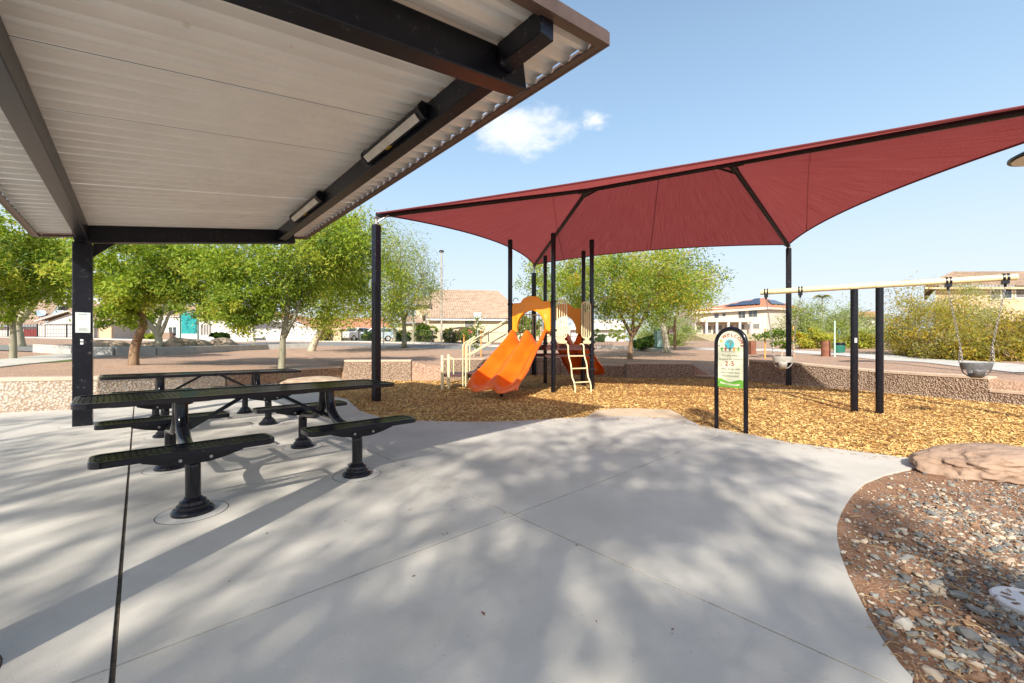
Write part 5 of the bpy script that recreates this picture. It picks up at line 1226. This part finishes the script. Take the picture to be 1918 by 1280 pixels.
def wallbox(parent, x0, x1, ztop, Y, depth, mat_, name='wall'):
    a, b = hp(x0, ztop, Y), hp(x1, ztop, Y); z0 = min(terr(a.x, Y), terr(b.x, Y)) - .6
    m = MB(); m.box(((a.x + b.x) / 2, Y + depth / 2, (z0 + a.z) / 2), (b.x - a.x, depth, a.z - z0)); return m.build(name, mat_, parent), a, b
# cream house with the big tan roof
Y = 46.0; hD = thing('house', 'cream house with a large tan tile roof behind the lamp post', 'house', at(860, Y))
w, a, b = wallbox(hD, 803, 985, 597, Y, 9, M_CREAMWALL)
m = MB(); eA, eB = hp(799, 597, Y - .5), hp(990, 598, Y - .5); rA, rB = hp(806, 543, Y + 5.2), hp(930, 545, Y + 5.2); rA.z = hp(806, 543, Y + 5.2).z
tiled(m, eA, eB, rA, rB); bk0, bk1 = Vector((eA.x, Y + 10, eA.z)), Vector((eB.x, Y + 10, eB.z)); tiled(m, eB, bk1, rB, rB); tiled(m, bk1, bk0, rB, rA); m.build('roof', M_TILE, hD)
m = MB(); m.prism([(eA.x + .4, Y, eA.z), (eA.x + .4, Y + 9.4, eA.z), (rA.x + .1, rA.y, rA.z)], (.3, 0, 0)); m.build('gable', M_CREAMWALL, hD)
m = MB(); m.bar((eA.x, eA.y + .02, eA.z - .1), (eB.x, eB.y + .02, eB.z - .1), .06, .18); m.build('fascia', M_TRIM, hD)
for x0, y0, x1, y1 in ((818.5, 595 + 2, 824, 601), ): pass
for x0, x1 in ((818, 825), (830, 837), (841.5, 848.5)): pwin(hD, x0, 601 - 5 + 1, x1, 602.5, Y, frame=M_CREAMWALL)
pwin(hD, 871, 596.5, 887, 613, Y, frame=M_CREAMWALL)
w2, a, b = wallbox(hD, 745, 792, 606, Y - 2.5, 5, M_CREAMWALL); m = MB()
tiled(m, hp(742, 606, Y - 3), hp(793, 606, Y - 3), hp(757, 592, Y), hp(784, 592, Y)); tiled(m, hp(793, 606, Y - 3), hp(793, 606, Y + 3), hp(784, 592, Y), hp(784, 592, Y)); m.build('porch_roof', M_TILE, hD)
w3, a, b = wallbox(hD, 778, 806, 571, Y + 1, 6, M_CREAMWALL); m = MB(); tiled(m, hp(770, 572, Y + .4), hp(806, 572, Y + .4), hp(776, 555, Y + 4), hp(806, 555, Y + 4)); tiled(m, hp(786, 592, Y + .2), hp(804, 592, Y + .2), hp(788, 580, Y + 1), hp(804, 580, Y + 1)); m.build('upper_roof', M_TILE, hD)
m = MB(); q0, q1 = hp(797, 620, Y), hp(800.5, 597, Y); m.box(((q0.x + q1.x) / 2, Y - .02, (q0.z + q1.z) / 2), (q1.x - q0.x, .06, q1.z - q0.z + 1.2)); m.build('door', M_SCREEN, hD)
# house with the dish at far left
Y = 40.0; hA = thing('house', 'pale house with a garage door, brown tile roof and roof dish at far left', 'house', at(80, Y))
w, a, b = wallbox(hA, -60, 78, 612, Y + 2, 8, M_WHITEWALL); w, a, b = wallbox(hA, 72, 176, 606, Y, 10, M_WHITEWALL)
m = MB(); tiled(m, hp(-70, 612, Y + 1.4), hp(80, 610, Y + 1.4), hp(-40, 560, Y + 7), hp(120, 560, Y + 7)); m.build('roof', M_TILE, hA)
pk = hp(126, 583, Y - .3); g0, g1 = hp(66, 602, Y - .3), hp(186, 602, Y - .3); m = MB(); dv = Vector((0, 9, 0))
tiled(m, g0, g0 + dv, pk, pk + dv); tiled(m, g1, g1 + dv, pk, pk + dv); m.build('garage_roof', M_TILE, hA)
m = MB(); m.prism([g0 + Vector((.5, .35, -.15)), g1 + Vector((-.5, .35, -.15)), pk + Vector((0, .35, -.15))], (0, .3, 0)); m.build('gable', M_WHITEWALL, hA)
m = MB(); m.bar(g0 + Vector((0, -.02, -.02)), pk + Vector((0, -.02, -.02)), .06, .22, up=(0, 1, 0)); m.bar(g1 + Vector((0, -.02, -.02)), pk + Vector((0, -.02, -.02)), .06, .22, up=(0, 1, 0)); m.build('verge_board', M_TRIM, hA)
q0, q1 = hp(88, 641, Y), hp(160, 609, Y)
gd = MB(); gd.box(((q0.x + q1.x) / 2, Y - .03, (q0.z + q1.z) / 2), (q1.x - q0.x + .2, .10, q1.z - q0.z + .2)); gdo = gd.build('garage_door', M_SCREEN, hA)
for k in range(4):
    m = MB(); zz = q0.z + (q1.z - q0.z) * (k + .5) / 4; m.box(((q0.x + q1.x) / 2, Y - .09, zz), (q1.x - q0.x, .05, (q1.z - q0.z) / 4 - .03)); m.build('door_panel', M_GDOOR, gdo)
m = MB(); q0, q1 = hp(46, 641, Y + 2), hp(72, 617, Y + 2); m.box(((q0.x + q1.x) / 2, Y + 1.97, (q0.z + q1.z) / 2), (q1.x - q0.x, .1, q1.z - q0.z)); m.build('entry_door', pmat('dark_red_door', (.22, .03, .03), None, rough=.5), hA)
w, a, b = wallbox(hA, 115, 260, 560, Y + 9, 6, M_WHITEWALL, 'upper_wall'); m = MB(); tiled(m, hp(105, 582, Y + 6), hp(330, 600, Y + 6), hp(130, 566, Y + 9), hp(260, 575, Y + 9)); m.build('rear_roof', M_TILE, hA)
c = hp(76, 588, Y + 3); ds = thing('satellite_dish', 'grey blue satellite dish on the brown tile roof at far left', 'satellite dish', c)
m = MB(); M4 = Matrix.Rotation(R(35), 4, 'Z') @ Matrix.Rotation(R(55), 4, 'X'); dsh = MB(); dsh.lathe([(.02, 0), (.25, .03), (.42, .10), (.43, .11), (.25, .045), (.02, .015)], (0, 0, 0), 20); dsh.v = [tuple(c + M4 @ Vector(v)) for v in dsh.v]; dsh.build('dish', pmat('dish_grey', (.30, .38, .44), None, rough=.5), ds, smooth=True)
m.tube([c - Vector((0, 0, .7)), c], .03, 6); m.tube([c, c + M4 @ Vector((0, -.2, .55))], .015, 5); m.build('mast', M_STEEL, ds)
# second pale house with a long garage
Y = 44.0; hB = thing('house', 'white house with barred windows behind the teal board and the rocks', 'house', at(330, Y))
w, a, b = wallbox(hB, 196, 300, 600, Y + 1, 8, M_WHITEWALL); w, a, b = wallbox(hB, 292, 420, 592, Y, 8, M_WHITEWALL)
m = MB(); tiled(m, hp(186, 600, Y + .5), hp(430, 592, Y - .5), hp(230, 572, Y + 4), hp(390, 572, Y + 4)); m.build('roof', M_TILE, hB)
q0, q1 = hp(208, 641, Y + 1), hp(248, 612, Y + 1); m = MB(); m.box(((q0.x + q1.x) / 2, Y + .95, (q0.z + q1.z) / 2), (q1.x - q0.x, .1, q1.z - q0.z)); m.build('garage_door', M_GDOOR, hB)
pwin(hB, 317, 613, 331, 629, Y, pane=M_GLASS, mull=1); pwin(hB, 376, 608, 397, 628, Y, frame=M_TRIM, pane=M_SCREEN, mull=3)
m = MB(); q0, q1 = hp(306, 634, Y), hp(326, 630, Y); m.box(((q0.x + q1.x) / 2, Y - .4, (q0.z + q1.z) / 2), (1.3, .5, 1.0)); m.build('planter_wall', M_WALL, hB)
# grey lavender building and block walls
Y = 42.0; hC = thing('house', 'white gabled house above the grey block wall', 'house', at(500, Y))
w, a, b = wallbox(hC, 418, 472, 598, Y, 8, M_GREYWALL); w, a, b = wallbox(hC, 470, 585, 612, Y + 6, 8, M_WHITEWALL)
m = MB(); tiled(m, hp(412, 598, Y - .5), hp(478, 598, Y - .5), hp(425, 580, Y + 4), hp(465, 580, Y + 4)); m.build('side_roof', M_TILE, hC)
pk = hp(497, 583, Y + 5.5); g0, g1 = hp(466, 600, Y + 5.5), hp(590, 613, Y + 5.5); dv = Vector((0, 9, 0)); m = MB(); tiled(m, g0, g0 + dv, pk, pk + dv); tiled(m, g1, g1 + dv, pk, pk + dv); m.build('roof', M_TILER, hC)
m = MB(); m.prism([g0 + Vector((.4, .4, -.1)), g1 + Vector((-.4, .4, -.1)), pk + Vector((0, .4, -.1))], (0, .3, 0)); m.build('gable', M_WHITEWALL, hC)
pwin(hC, 510, 614, 518, 619, Y + 6, pane=M_GLASS); pwin(hC, 519, 614, 526, 619, Y + 6, pane=M_GLASS)
def blockwall(x0, x1, top, Y, label, m_=M_GREYWALL, step=1.9):
    a, b = hp(x0, top, Y), hp(x1, top, Y); t = thing('block_wall', label, 'wall', (a.x, Y, terr(a.x, Y)), 'garden walls before the houses')
    n = max(1, round((b.x - a.x) / step)); L = (b.x - a.x) / n
    for k in range(n):
        m = MB(); z0 = terr(a.x + L * k, Y) - .3; m.box((a.x + L * (k + .5), Y, (z0 + a.z) / 2), (L - .03, .2, a.z - z0)); m.build('wall_panel', m_, t)
        m = MB(); m.box((a.x + L * (k + .5), Y, a.z + .03), (L - .03, .26, .06)); m.build('coping', m_, t)
blockwall(437, 476, 616, 39, 'short white wall panel beside the grey building', M_WHITEWALL); blockwall(477, 596, 617.5, 40.5, 'long lavender grey garden wall of tall panels behind the forked trunk')
blockwall(185, 211, 613, 38, 'tan brick pier wall right of the black column', M_TANWALL, 1.0); blockwall(622, 641, 613, 40.3, 'tan gate pier wall at the left end of the fence', M_TANWALL, 1.2)
Y = 58; hX = thing('house', 'distant low house with a tan roof between the tree trunks and the canopy post', 'house', at(655, Y)); w, a, b = wallbox(hX, 560, 735, 616, Y, 7, M_CREAMWALL)
m = MB(); tiled(m, hp(552, 617, Y - .5), hp(742, 617, Y - .5), hp(580, 596, Y + 4), hp(715, 596, Y + 4)); m.build('roof', M_TILER, hX)
Y = 62.0; hH = thing('house', 'low white roofed house glimpsed behind the play tower ladder', 'house', at(1130, Y)); w, a, b = wallbox(hH, 1070, 1172, 618, Y, 8, M_WHITEWALL)
m = MB(); tiled(m, hp(1062, 619, Y - .6), hp(1180, 619, Y - .6), hp(1085, 600, Y + 4), hp(1158, 600, Y + 4)); m.build('roof', pmat('pale_tile', (.58, .52, .46), (.68, .62, .56), 2, .85), hH)
blockwall(985, 1068, 614, 47, 'cream garden wall seen through the arch of the play tower', M_CREAMWALL, 2.4)
# two storey house on the right
Y = 96.0; hE = thing('house', 'large two storey beige house with solar panels on a red roof', 'house', at(1390, Y))
M_BEIGE = pmat('beige_stucco', (.52, .45, .36), (.58, .51, .42), .5, .9)
w, a, b = wallbox(hE, 1302, 1437, 577.5, Y, 12, M_BEIGE); 
m = MB(); q0, q1 = hp(1437, 640, Y), hp(1437, 577.5, Y); m.prism([hp(1437.2, 640, Y), hp(1500, 640, Y + 12), hp(1500, 578, Y + 12), hp(1437.2, 577.5, Y)], (-.5, 3, 0)); m.build('side_wall', M_BEIGE, hE)
m = MB(); e0, e1, e2 = hp(1296, 585, Y - 1), hp(1440, 576, Y - 1), hp(1510, 580, Y + 13); rd0, rd1 = hp(1395, 564, Y + 6), hp(1430, 559, Y + 7); tiled(m, e0, e1, rd0, rd1, .8, 1.0, .12); tiled(m, e1, e2, rd1, rd1, .8, 1.0, .12); m.build('roof', M_TILER, hE)
m = MB(); m.bar(e0 + Vector((0, 0, -.2)), e1 + Vector((0, 0, -.2)), .2, .5); m.bar(e1 + Vector((0, 0, -.2)), e2 + Vector((0, 0, -.2)), .2, .5); m.build('fascia', M_BEIGE, hE)
def roofpt(s, t, l=.45): return e0.lerp(e1, s).lerp(rd0.lerp(rd1, s), t) + Vector((0, -.2, l))
k = 0
for s0_, s1_, ta, tb_ in ((.30, .88, .22, .44), (.38, .86, .46, .66), (.62, .84, .68, .84)):
    nP = max(2, int((s1_ - s0_) / .095))
    for q in range(nP):
        sa0, sa1 = s0_ + (s1_ - s0_) * q / nP + .004, s0_ + (s1_ - s0_) * (q + 1) / nP - .004
        m = MB(); m.prism([roofpt(sa0, ta), roofpt(sa1, ta), roofpt(sa1, tb_ - .01), roofpt(sa0, tb_ - .01)], (0, 0, .08)); m.build('solar_panel', M_SOLAR, hE)
def rp2(s, t, l=.45): return e1.lerp(e2, s).lerp(rd1, t) + Vector((0, 0, l))
for q in range(3):
    s0_ = .12 + q * .17; m = MB(); m.prism([rp2(s0_, .2), rp2(s0_ + .155, .2), rp2(s0_ + .155, .62), rp2(s0_, .62)], (0, 0, .08)); m.build('solar_panel', M_SOLAR, hE)
for x0, y0, x1, y1 in ((1338, 587.5, 1346, 598), (1353, 587, 1359, 593), (1383, 583, 1396, 597), (1402, 581, 1418, 594)): pwin(hE, x0, y0, x1, y1, Y, frame=M_BEIGE, pane=M_GLASS, mull=1 if x1 - x0 > 10 else 0)
for x0, y0, x1, y1 in ((1305, 612, 1313, 623), (1318, 611, 1332, 624), (1337, 610, 1352, 624), (1358, 609, 1373, 622), (1380, 608, 1394, 617), (1401, 607, 1422, 616)): pwin(hE, x0, y0, x1, y1, Y, frame=M_BEIGE, pane=M_SCREEN, mull=1)
m = MB(); q0, q1 = hp(1302, 604, Y), hp(1398, 598, Y); m.box(((q0.x + q1.x) / 2, Y - 1.2, (q0.z + q1.z) / 2), (q1.x - q0.x, 2.4, .9)); m.build('balcony', M_BEIGE, hE)
for px in (1315, 1334, 1355, 1376, 1397):
    q = hp(px, 604, Y); m = MB(); z0 = terr(q.x, Y); m.box((q.x, Y - 2.1, (q.z + z0) / 2), (.45, .45, q.z - z0)); m.build('balcony_post', M_WHITEWALL, hE)
m = MB(); a_, b_ = hp(1296, 626, 80), hp(1500, 626, 80); m.prism([(a_.x, 80, a_.z), (a_.x, 86, a_.z), (a_.x, 86, 0), (a_.x, 72, 0), (a_.x, 72, terr(a_.x, 72))], (b_.x - a_.x, 0, 0)); o = m.build('grass_bank', M_DRY, kind='structure')
# right hand tan house
Y = 36.0; hF = thing('house', 'tan two storey house with a brown tile roof at the right picture edge', 'house', at(1860, Y))
a, b = hp(1752, 537, Y), hp(2060, 537, Y); z0 = terr(a.x, Y) - 1; m = MB(); m.prism([(a.x, Y, z0), (b.x, Y, z0), (b.x * 1.3, Y * 1.3, z0), (a.x * 1.3, Y * 1.3, z0)], (0, 0, a.z - z0)); m.build('wall', M_TANWALL, hF)
m = MB(); e0, e1 = hp(1733, 546, Y - .6), hp(2080, 515, Y - .6); e1.z = e0.z = hp(1850, 537, Y - .6).z; rd0 = Vector((e0.x + 8.0, Y + 4.5, e0.z + 2.2)); rd1 = Vector((e1.x, Y + 4.5, e0.z + 2.2))
tiled(m, e0, e1, rd0, rd1); bk = Vector((e0.x * 1.31, (Y - .6) * 1.31, e0.z)); tiled(m, bk, e0, rd0, rd0); m.build('roof', M_TILE, hF)
m = MB(); m.bar(e0 + Vector((0, .05, -.12)), e1 + Vector((0, .05, -.12)), .06, .2); m.build('fascia', M_TANWALL, hF)
pwin(hF, 1855, 540, 1873, 560, Y, pane=M_SCREEN); pwin(hF, 1876, 539, 1894, 559, Y, pane=M_GLASS); pwin(hF, 1902, 537, 1935, 558, Y, pane=M_SCREEN, mull=1); pwin(hF, 1812, 541, 1832, 544.5, Y, pane=M_GLASS, mull=1)
m = MB(); q0, q1 = hp(1870, 585, Y - 2), hp(2060, 585, Y - 2); m.box(((q0.x + q1.x) / 2, Y - 1, q0.z - .6), (q1.x - q0.x, 2, .35)); m.build('ledge', M_TANWALL, hF)
Y = 120; hG = thing('house', 'distant white house with a red tile roof between the swing posts', 'house', at(1620, Y)); w, a, b = wallbox(hG, 1596, 1650, 594, Y, 10, M_WHITEWALL); m = MB(); tiled(m, hp(1590, 595, Y - 1), hp(1655, 595, Y - 1), hp(1602, 584, Y + 5), hp(1645, 584, Y + 5), .8, 1.2, .12); m.build('roof', M_TILER, hG)

# ------------------------------------------------------------------ signs, cabinets, bollards, rocks, cars
q = T(355, 642); tbS = thing('teal_board', 'teal notice board in an arched dark frame by the rock pile', 'notice board', q)
a, b = hp(338, 640, q.y), hp(371, 640, q.y); m = MB(); mid_ = (a + b) / 2; hw2 = (b.x - a.x) / 2; zt = hp(355, 592, q.y).z
m.tube([(a.x, q.y, q.z - .3), (a.x, q.y, zt)] + [(mid_.x - hw2 * math.cos(R(t)), q.y, zt + hw2 * .55 * math.sin(R(t))) for t in range(15, 166, 15)] + [(b.x, q.y, zt), (b.x, q.y, q.z - .3)], .05, 8); m.build('frame', M_GREENBOX, tbS, smooth=True)
c0, c1 = hp(340.5, 625.5, q.y), hp(368.5, 586, q.y); m = MB(); m.prism([(c0.x, q.y - .03, c0.z), (c1.x, q.y - .03, c0.z), (c1.x, q.y - .03, c1.z - .15), (c1.x - .25, q.y - .03, c1.z), (c0.x + .25, q.y - .03, c1.z), (c0.x, q.y - .03, c1.z - .15)], (0, .06, 0)); m.build('panel', M_TEAL, tbS)
RG = 'rocks in the planting strip by the teal board'
M_ROCK = pmat('brown_rock', (.30, .22, .15), (.44, .34, .25), 4, .95, .7, 18)
for px, py, sx, sz_, lab, sd_ in ((292, 649, 1.2, .30, 'long low brown rock in the planting strip, left of the teal board', 1.3), (333, 648, .95, .55, 'brown rock directly below the left post of the teal board', 2.1), (357, 648, .9, .50, 'brown rock directly below the right post of the teal board', 4.4), (414, 648, .85, .62, 'dark rock pile block right of the teal board', 6.2), (424, 650, .55, .35, 'small tan rock before the dark rock block', 8.3), (196, 648, .9, .35, 'tan rock just right of the black column', 9.1)):
    q = T(px, py); boulder('planting_rock', (q.x, q.y + .3, q.z), (sx, .6, sz_), 0.2, lab, M_ROCK, sd_, 3, 'rock', RG)
q = G(525, 708); boulder('boulder', (-6.3, 12.9, .02), (1.0, .5, .22), .3, 'grey boulder half hidden behind the far end of the picnic table', M_ROCK, 5.5, 4)
def post_sign(name, label, px, pbase, ptop, r, m_, cat='sign', Y=None):
    q = T(px, pbase) if Y is None else at(px, Y); t = thing(name, label, cat, q); z = hp(px, ptop, q.y).z
    m = MB(); m.tube([q - Vector((0, 0, .3)), Vector((q.x, q.y, z))], r, 8); m.build('post', m_, t, smooth=True); return t, q
t, q = post_sign('road_sign', 'two silver road sign backs on a thin post left of the slide', 894.5, 650, 586, .03, M_ALU, Y=33)
for x0, x1 in ((887.5, 893.6), (895.2, 901.5)):
    a, b = hp(x0, 598.5, q.y), hp(x1, 586, q.y); m = MB(); m.box(((a.x + b.x) / 2, q.y - .04, (a.z + b.z) / 2), (b.x - a.x, .02, b.z - a.z)); m.build('sign_plate', M_ALU, t, bevel=.01)
t, q = post_sign('stop_sign', 'small round red sign among the young tree leaves left of the slide', 880, 650, 616, .03, M_ALU, Y=38)
a = hp(880, 622, q.y); m = MB(); m.prism([(a.x + .24 * math.cos(R(22.5 + 45 * k)), q.y - .04, a.z + .24 * math.sin(R(22.5 + 45 * k))) for k in range(8)], (0, .015, 0)); m.build('sign_plate', M_RED, t)
m = MB(); m.prism([(a.x - .13, q.y - .046, a.z - .05), (a.x + .13, q.y - .046, a.z - .05), (a.x + .13, q.y - .046, a.z + .05), (a.x - .13, q.y - .046, a.z + .05)], (0, .003, 0)); m.build('sign_print', M_WHITE, t)
q = T(1264, 655); t = thing('hanging_sign', 'dark hanging sign with white marks on a timber post behind the pale trunk', 'sign', q); z = hp(1264, 592, q.y).z
m = MB(); m.box((q.x, q.y, (q.z + z) / 2 - .1), (.13, .13, z - q.z + .2)); m.build('post', M_BARK, t); a, b = hp(1250, 613, q.y), hp(1265, 613, q.y)
m = MB(); m.bar((a.x, q.y, a.z), (b.x, q.y, b.z), .09, .10); m.build('arm', M_BARK, t)
a, b = hp(1251, 626, q.y), hp(1262.5, 615.5, q.y); m = MB(); m.box(((a.x + b.x) / 2, q.y, (a.z + b.z) / 2), (b.x - a.x, .05, b.z - a.z)); m.build('board', M_RUST, t)
wd = b.x - a.x; ht = b.z - a.z; v, f = text_mesh('101', ht * .75); m = MB(); m.add([((a.x + b.x) / 2 + x * .82, q.y - .03, a.z + ht * .38 + y) for x, y, _ in v], f); m.build('lettering', M_WHITE, t)
m = MB()
for s in (-1, 1): m.lathe([(.06, -.004), (.06, .004)], (0, 0, 0), 12); m.v[-24:] = [((a.x + b.x) / 2 + s * wd * .2 + x, q.y - .03 + z_, a.z + ht * .15 + y_) for x, y_, z_ in m.v[-24:]]
m.build('dot_mark', M_WHITE, t)
q = T(1238, 653); t = thing('utility_cabinet', 'tall green utility cabinet left of the pale leaning trunk', 'cabinet', q); z = hp(1238, 617, q.y).z; wq = hp(1246, 640, q.y).x - hp(1230, 640, q.y).x
m = MB(); m.box((q.x, q.y + .3, (q.z + z) / 2), (wq, .6, z - q.z)); m.build('body', M_GREENBOX, t, bevel=.02)
for s in (-1, 1): m = MB(); m.box((q.x + s * wq * .24, q.y - .01, (q.z + z) / 2), (wq * .44, .03, (z - q.z) * .86)); m.build('door', pmat('pale_green_metal', (.30, .46, .42), (.40, .55, .5), 4, .4), t)
q = T(1409, 664); m = MB(); z = hp(1409, 639, q.y).z; m.box((q.x, q.y, (q.z + z) / 2 - .1), (.27, .27, z - q.z + .2)); solo(m, 'path_bollard', M_RUST, 'square rusty bollard just right of the welcome sign frame', 'bollard', 'rusty bollards beside the path', bevel=.02)
q = T(1547, 667.5); m = MB(); z = hp(1547, 639, q.y).z; m.lathe([(.18, -.2), (.18, z - q.z), (.165, z - q.z + .002), (.165, z - q.z - .06)], q, 22); solo(m, 'path_bollard', M_RUST, 'round rusty bollard beside the green litter bin', 'bollard', 'rusty bollards beside the path', smooth=True)
q = T(1572, 662); t = thing('litter_bin', 'green round litter bin with a dark liner beside the path', 'litter bin', q); z = hp(1572, 644, q.y).z
m = MB(); m.lathe([(.20, 0.02), (.235, .08), (.245, z - q.z - .05)], q, 20); m.build('body', M_GREENBOX, t, smooth=True); m = MB(); m.lathe([(.25, z - q.z - .08), (.27, z - q.z - .02), (.23, z - q.z + .05), (.1, z - q.z)], q, 20); m.build('liner', M_BLACK, t, smooth=True)
t, q = post_sign('path_sign', 'thin pale post with a small teal sign beside the green litter bin', 1563.5, 669, 601, .032, pmat('pale_green_post', (.42, .52, .46), None, rough=.5)); a = hp(1571, 626, q.y)
m = MB(); m.lathe([(.14, -.01), (.14, .01)], (0, 0, 0), 20); m.v = [(a.x - .02 + x * .55, q.y - .03 + z_ + x * .6, a.z + y_ * 1.5) for x, y_, z_ in m.v]; m.build('sign_plate', M_TEAL, t)
t, q = post_sign('park_pole', 'thin grey pole just right of the left canopy post', 718.5, 652, 592, .045, M_ALU, 'pole'); a = hp(721, 598, q.y); m = MB(); m.box((a.x, q.y - .06, a.z), (.22, .03, .32)); m.build('sign_plate', M_ALU, t)
def car(px, Y, rz, L, m_, label):
    b = at(px, Y); t = thing('parked_car', label, 'car', b, 'cars parked beyond the fence'); mt = Matrix.Translation(b) @ Matrix.Rotation(rz, 4, 'Z')
    X = lambda pts: [tuple(mt @ Vector(p)) for p in pts]; w_ = .88
    prof = [(-L / 2, .35), (-L / 2, .85), (-L / 2 + .1, .98), (-L * .18, 1.02), (L * .28, 1.05), (L / 2 - .1, .98), (L / 2, .8), (L / 2, .35)]
    m = MB(); m.prism(X([(x, -w_, z) for x, z in prof]), mt.to_3x3() @ Vector((0, 2 * w_, 0))); m.build('body', m_, t, bevel=.05)
    cab = [(-L * .20, 1.02), (-L * .06, 1.50), (L * .22, 1.55), (L * .40, 1.45), (L * .45, 1.03)]
    m = MB(); m.prism(X([(x, -.74, z) for x, z in cab]), mt.to_3x3() @ Vector((0, 1.48, 0))); c_ = m.build('cabin', m_, t, bevel=.04)
    for sg in (-1, 1):
        m = MB(); m.prism(X([(-L * .15, sg * .745, 1.08), (-L * .05, sg * .745, 1.42), (L * .12, sg * .745, 1.45), (L * .12, sg * .745, 1.08)]), mt.to_3x3() @ Vector((0, sg * .01, 0))); m.build('window', M_GLASS, t)
        m = MB(); m.prism(X([(L * .15, sg * .745, 1.08), (L * .15, sg * .745, 1.45), (L * .34, sg * .745, 1.40), (L * .38, sg * .745, 1.08)]), mt.to_3x3() @ Vector((0, sg * .01, 0))); m.build('window', M_GLASS, t)
        for x in (-L * .31, L * .30):
            m = MB(); m.tube(X([(x, sg * .70, .33), (x, sg * .90, .33)]), .33, 18); wh = m.build('wheel', M_TYRE, t); m = MB(); m.tube(X([(x, sg * .89, .33), (x, sg * .91, .33)]), .2, 14); m.build('rim', M_ALU, wh)
    m = MB(); m.prism(X([(-L * .19, -.66, 1.06), (-L * .075, -.64, 1.44), (-L * .075, .64, 1.44), (-L * .19, .66, 1.06)]), mt.to_3x3() @ Vector((-.02, 0, .006))); m.build('windscreen', M_GLASS, t)
car(702, 45.5, R(20), 4.6, M_CARB, 'pale blue car seen through the fence left of the canopy post')
car(664, 44.5, R(75), 4.2, M_CARW, 'white car end on between the gate pier and the pale blue car')
q = at(866, 43); t = thing('shade_umbrella', 'dark flat canopy on a short post above the hedge before the cream house', 'umbrella', q); z = hp(866, 615, 43).z
m = MB(); m.tube([q, Vector((q.x - .3, q.y, z))], .05, 8); m.build('post', M_BLACK, t); m = MB(); m.lathe([(.02, .22), (.5, .16), (1.0, 0), (.98, -.04), (.02, .0)], (q.x, q.y, z - .05), 16); m.build('canopy', M_BLACK, t, smooth=True)
# leaves dropped on the concrete
m = MB()
for px, py in ((768, 955), (647, 977), (775, 1080), (1117, 1165), (945, 962), (838, 1000), (1080, 1022), (600, 860), (905, 1150), (1260, 1180), (830, 1002), (500, 1000), (430, 1090), (1150, 870), (1330, 905), (1197, 810), (1530, 862)):
    p = G(px, py); a = rng.uniform(0, 6.28); L = rng.uniform(.008, .018); d = Vector((math.cos(a), math.sin(a), 0)); n = Vector((-d.y, d.x, 0)); m.add([p - d * L + Vector((0, 0, .002)), p + n * L * .4 + Vector((0, 0, .006)), p + d * L + Vector((0, 0, .003)), p - n * L * .4 + Vector((0, 0, .004))], [(0, 1, 2, 3)])
solo(m, 'fallen_leaves', M_RUST, 'a few small dry brown leaves lying on the grey concrete', 'leaves', kind='stuff')
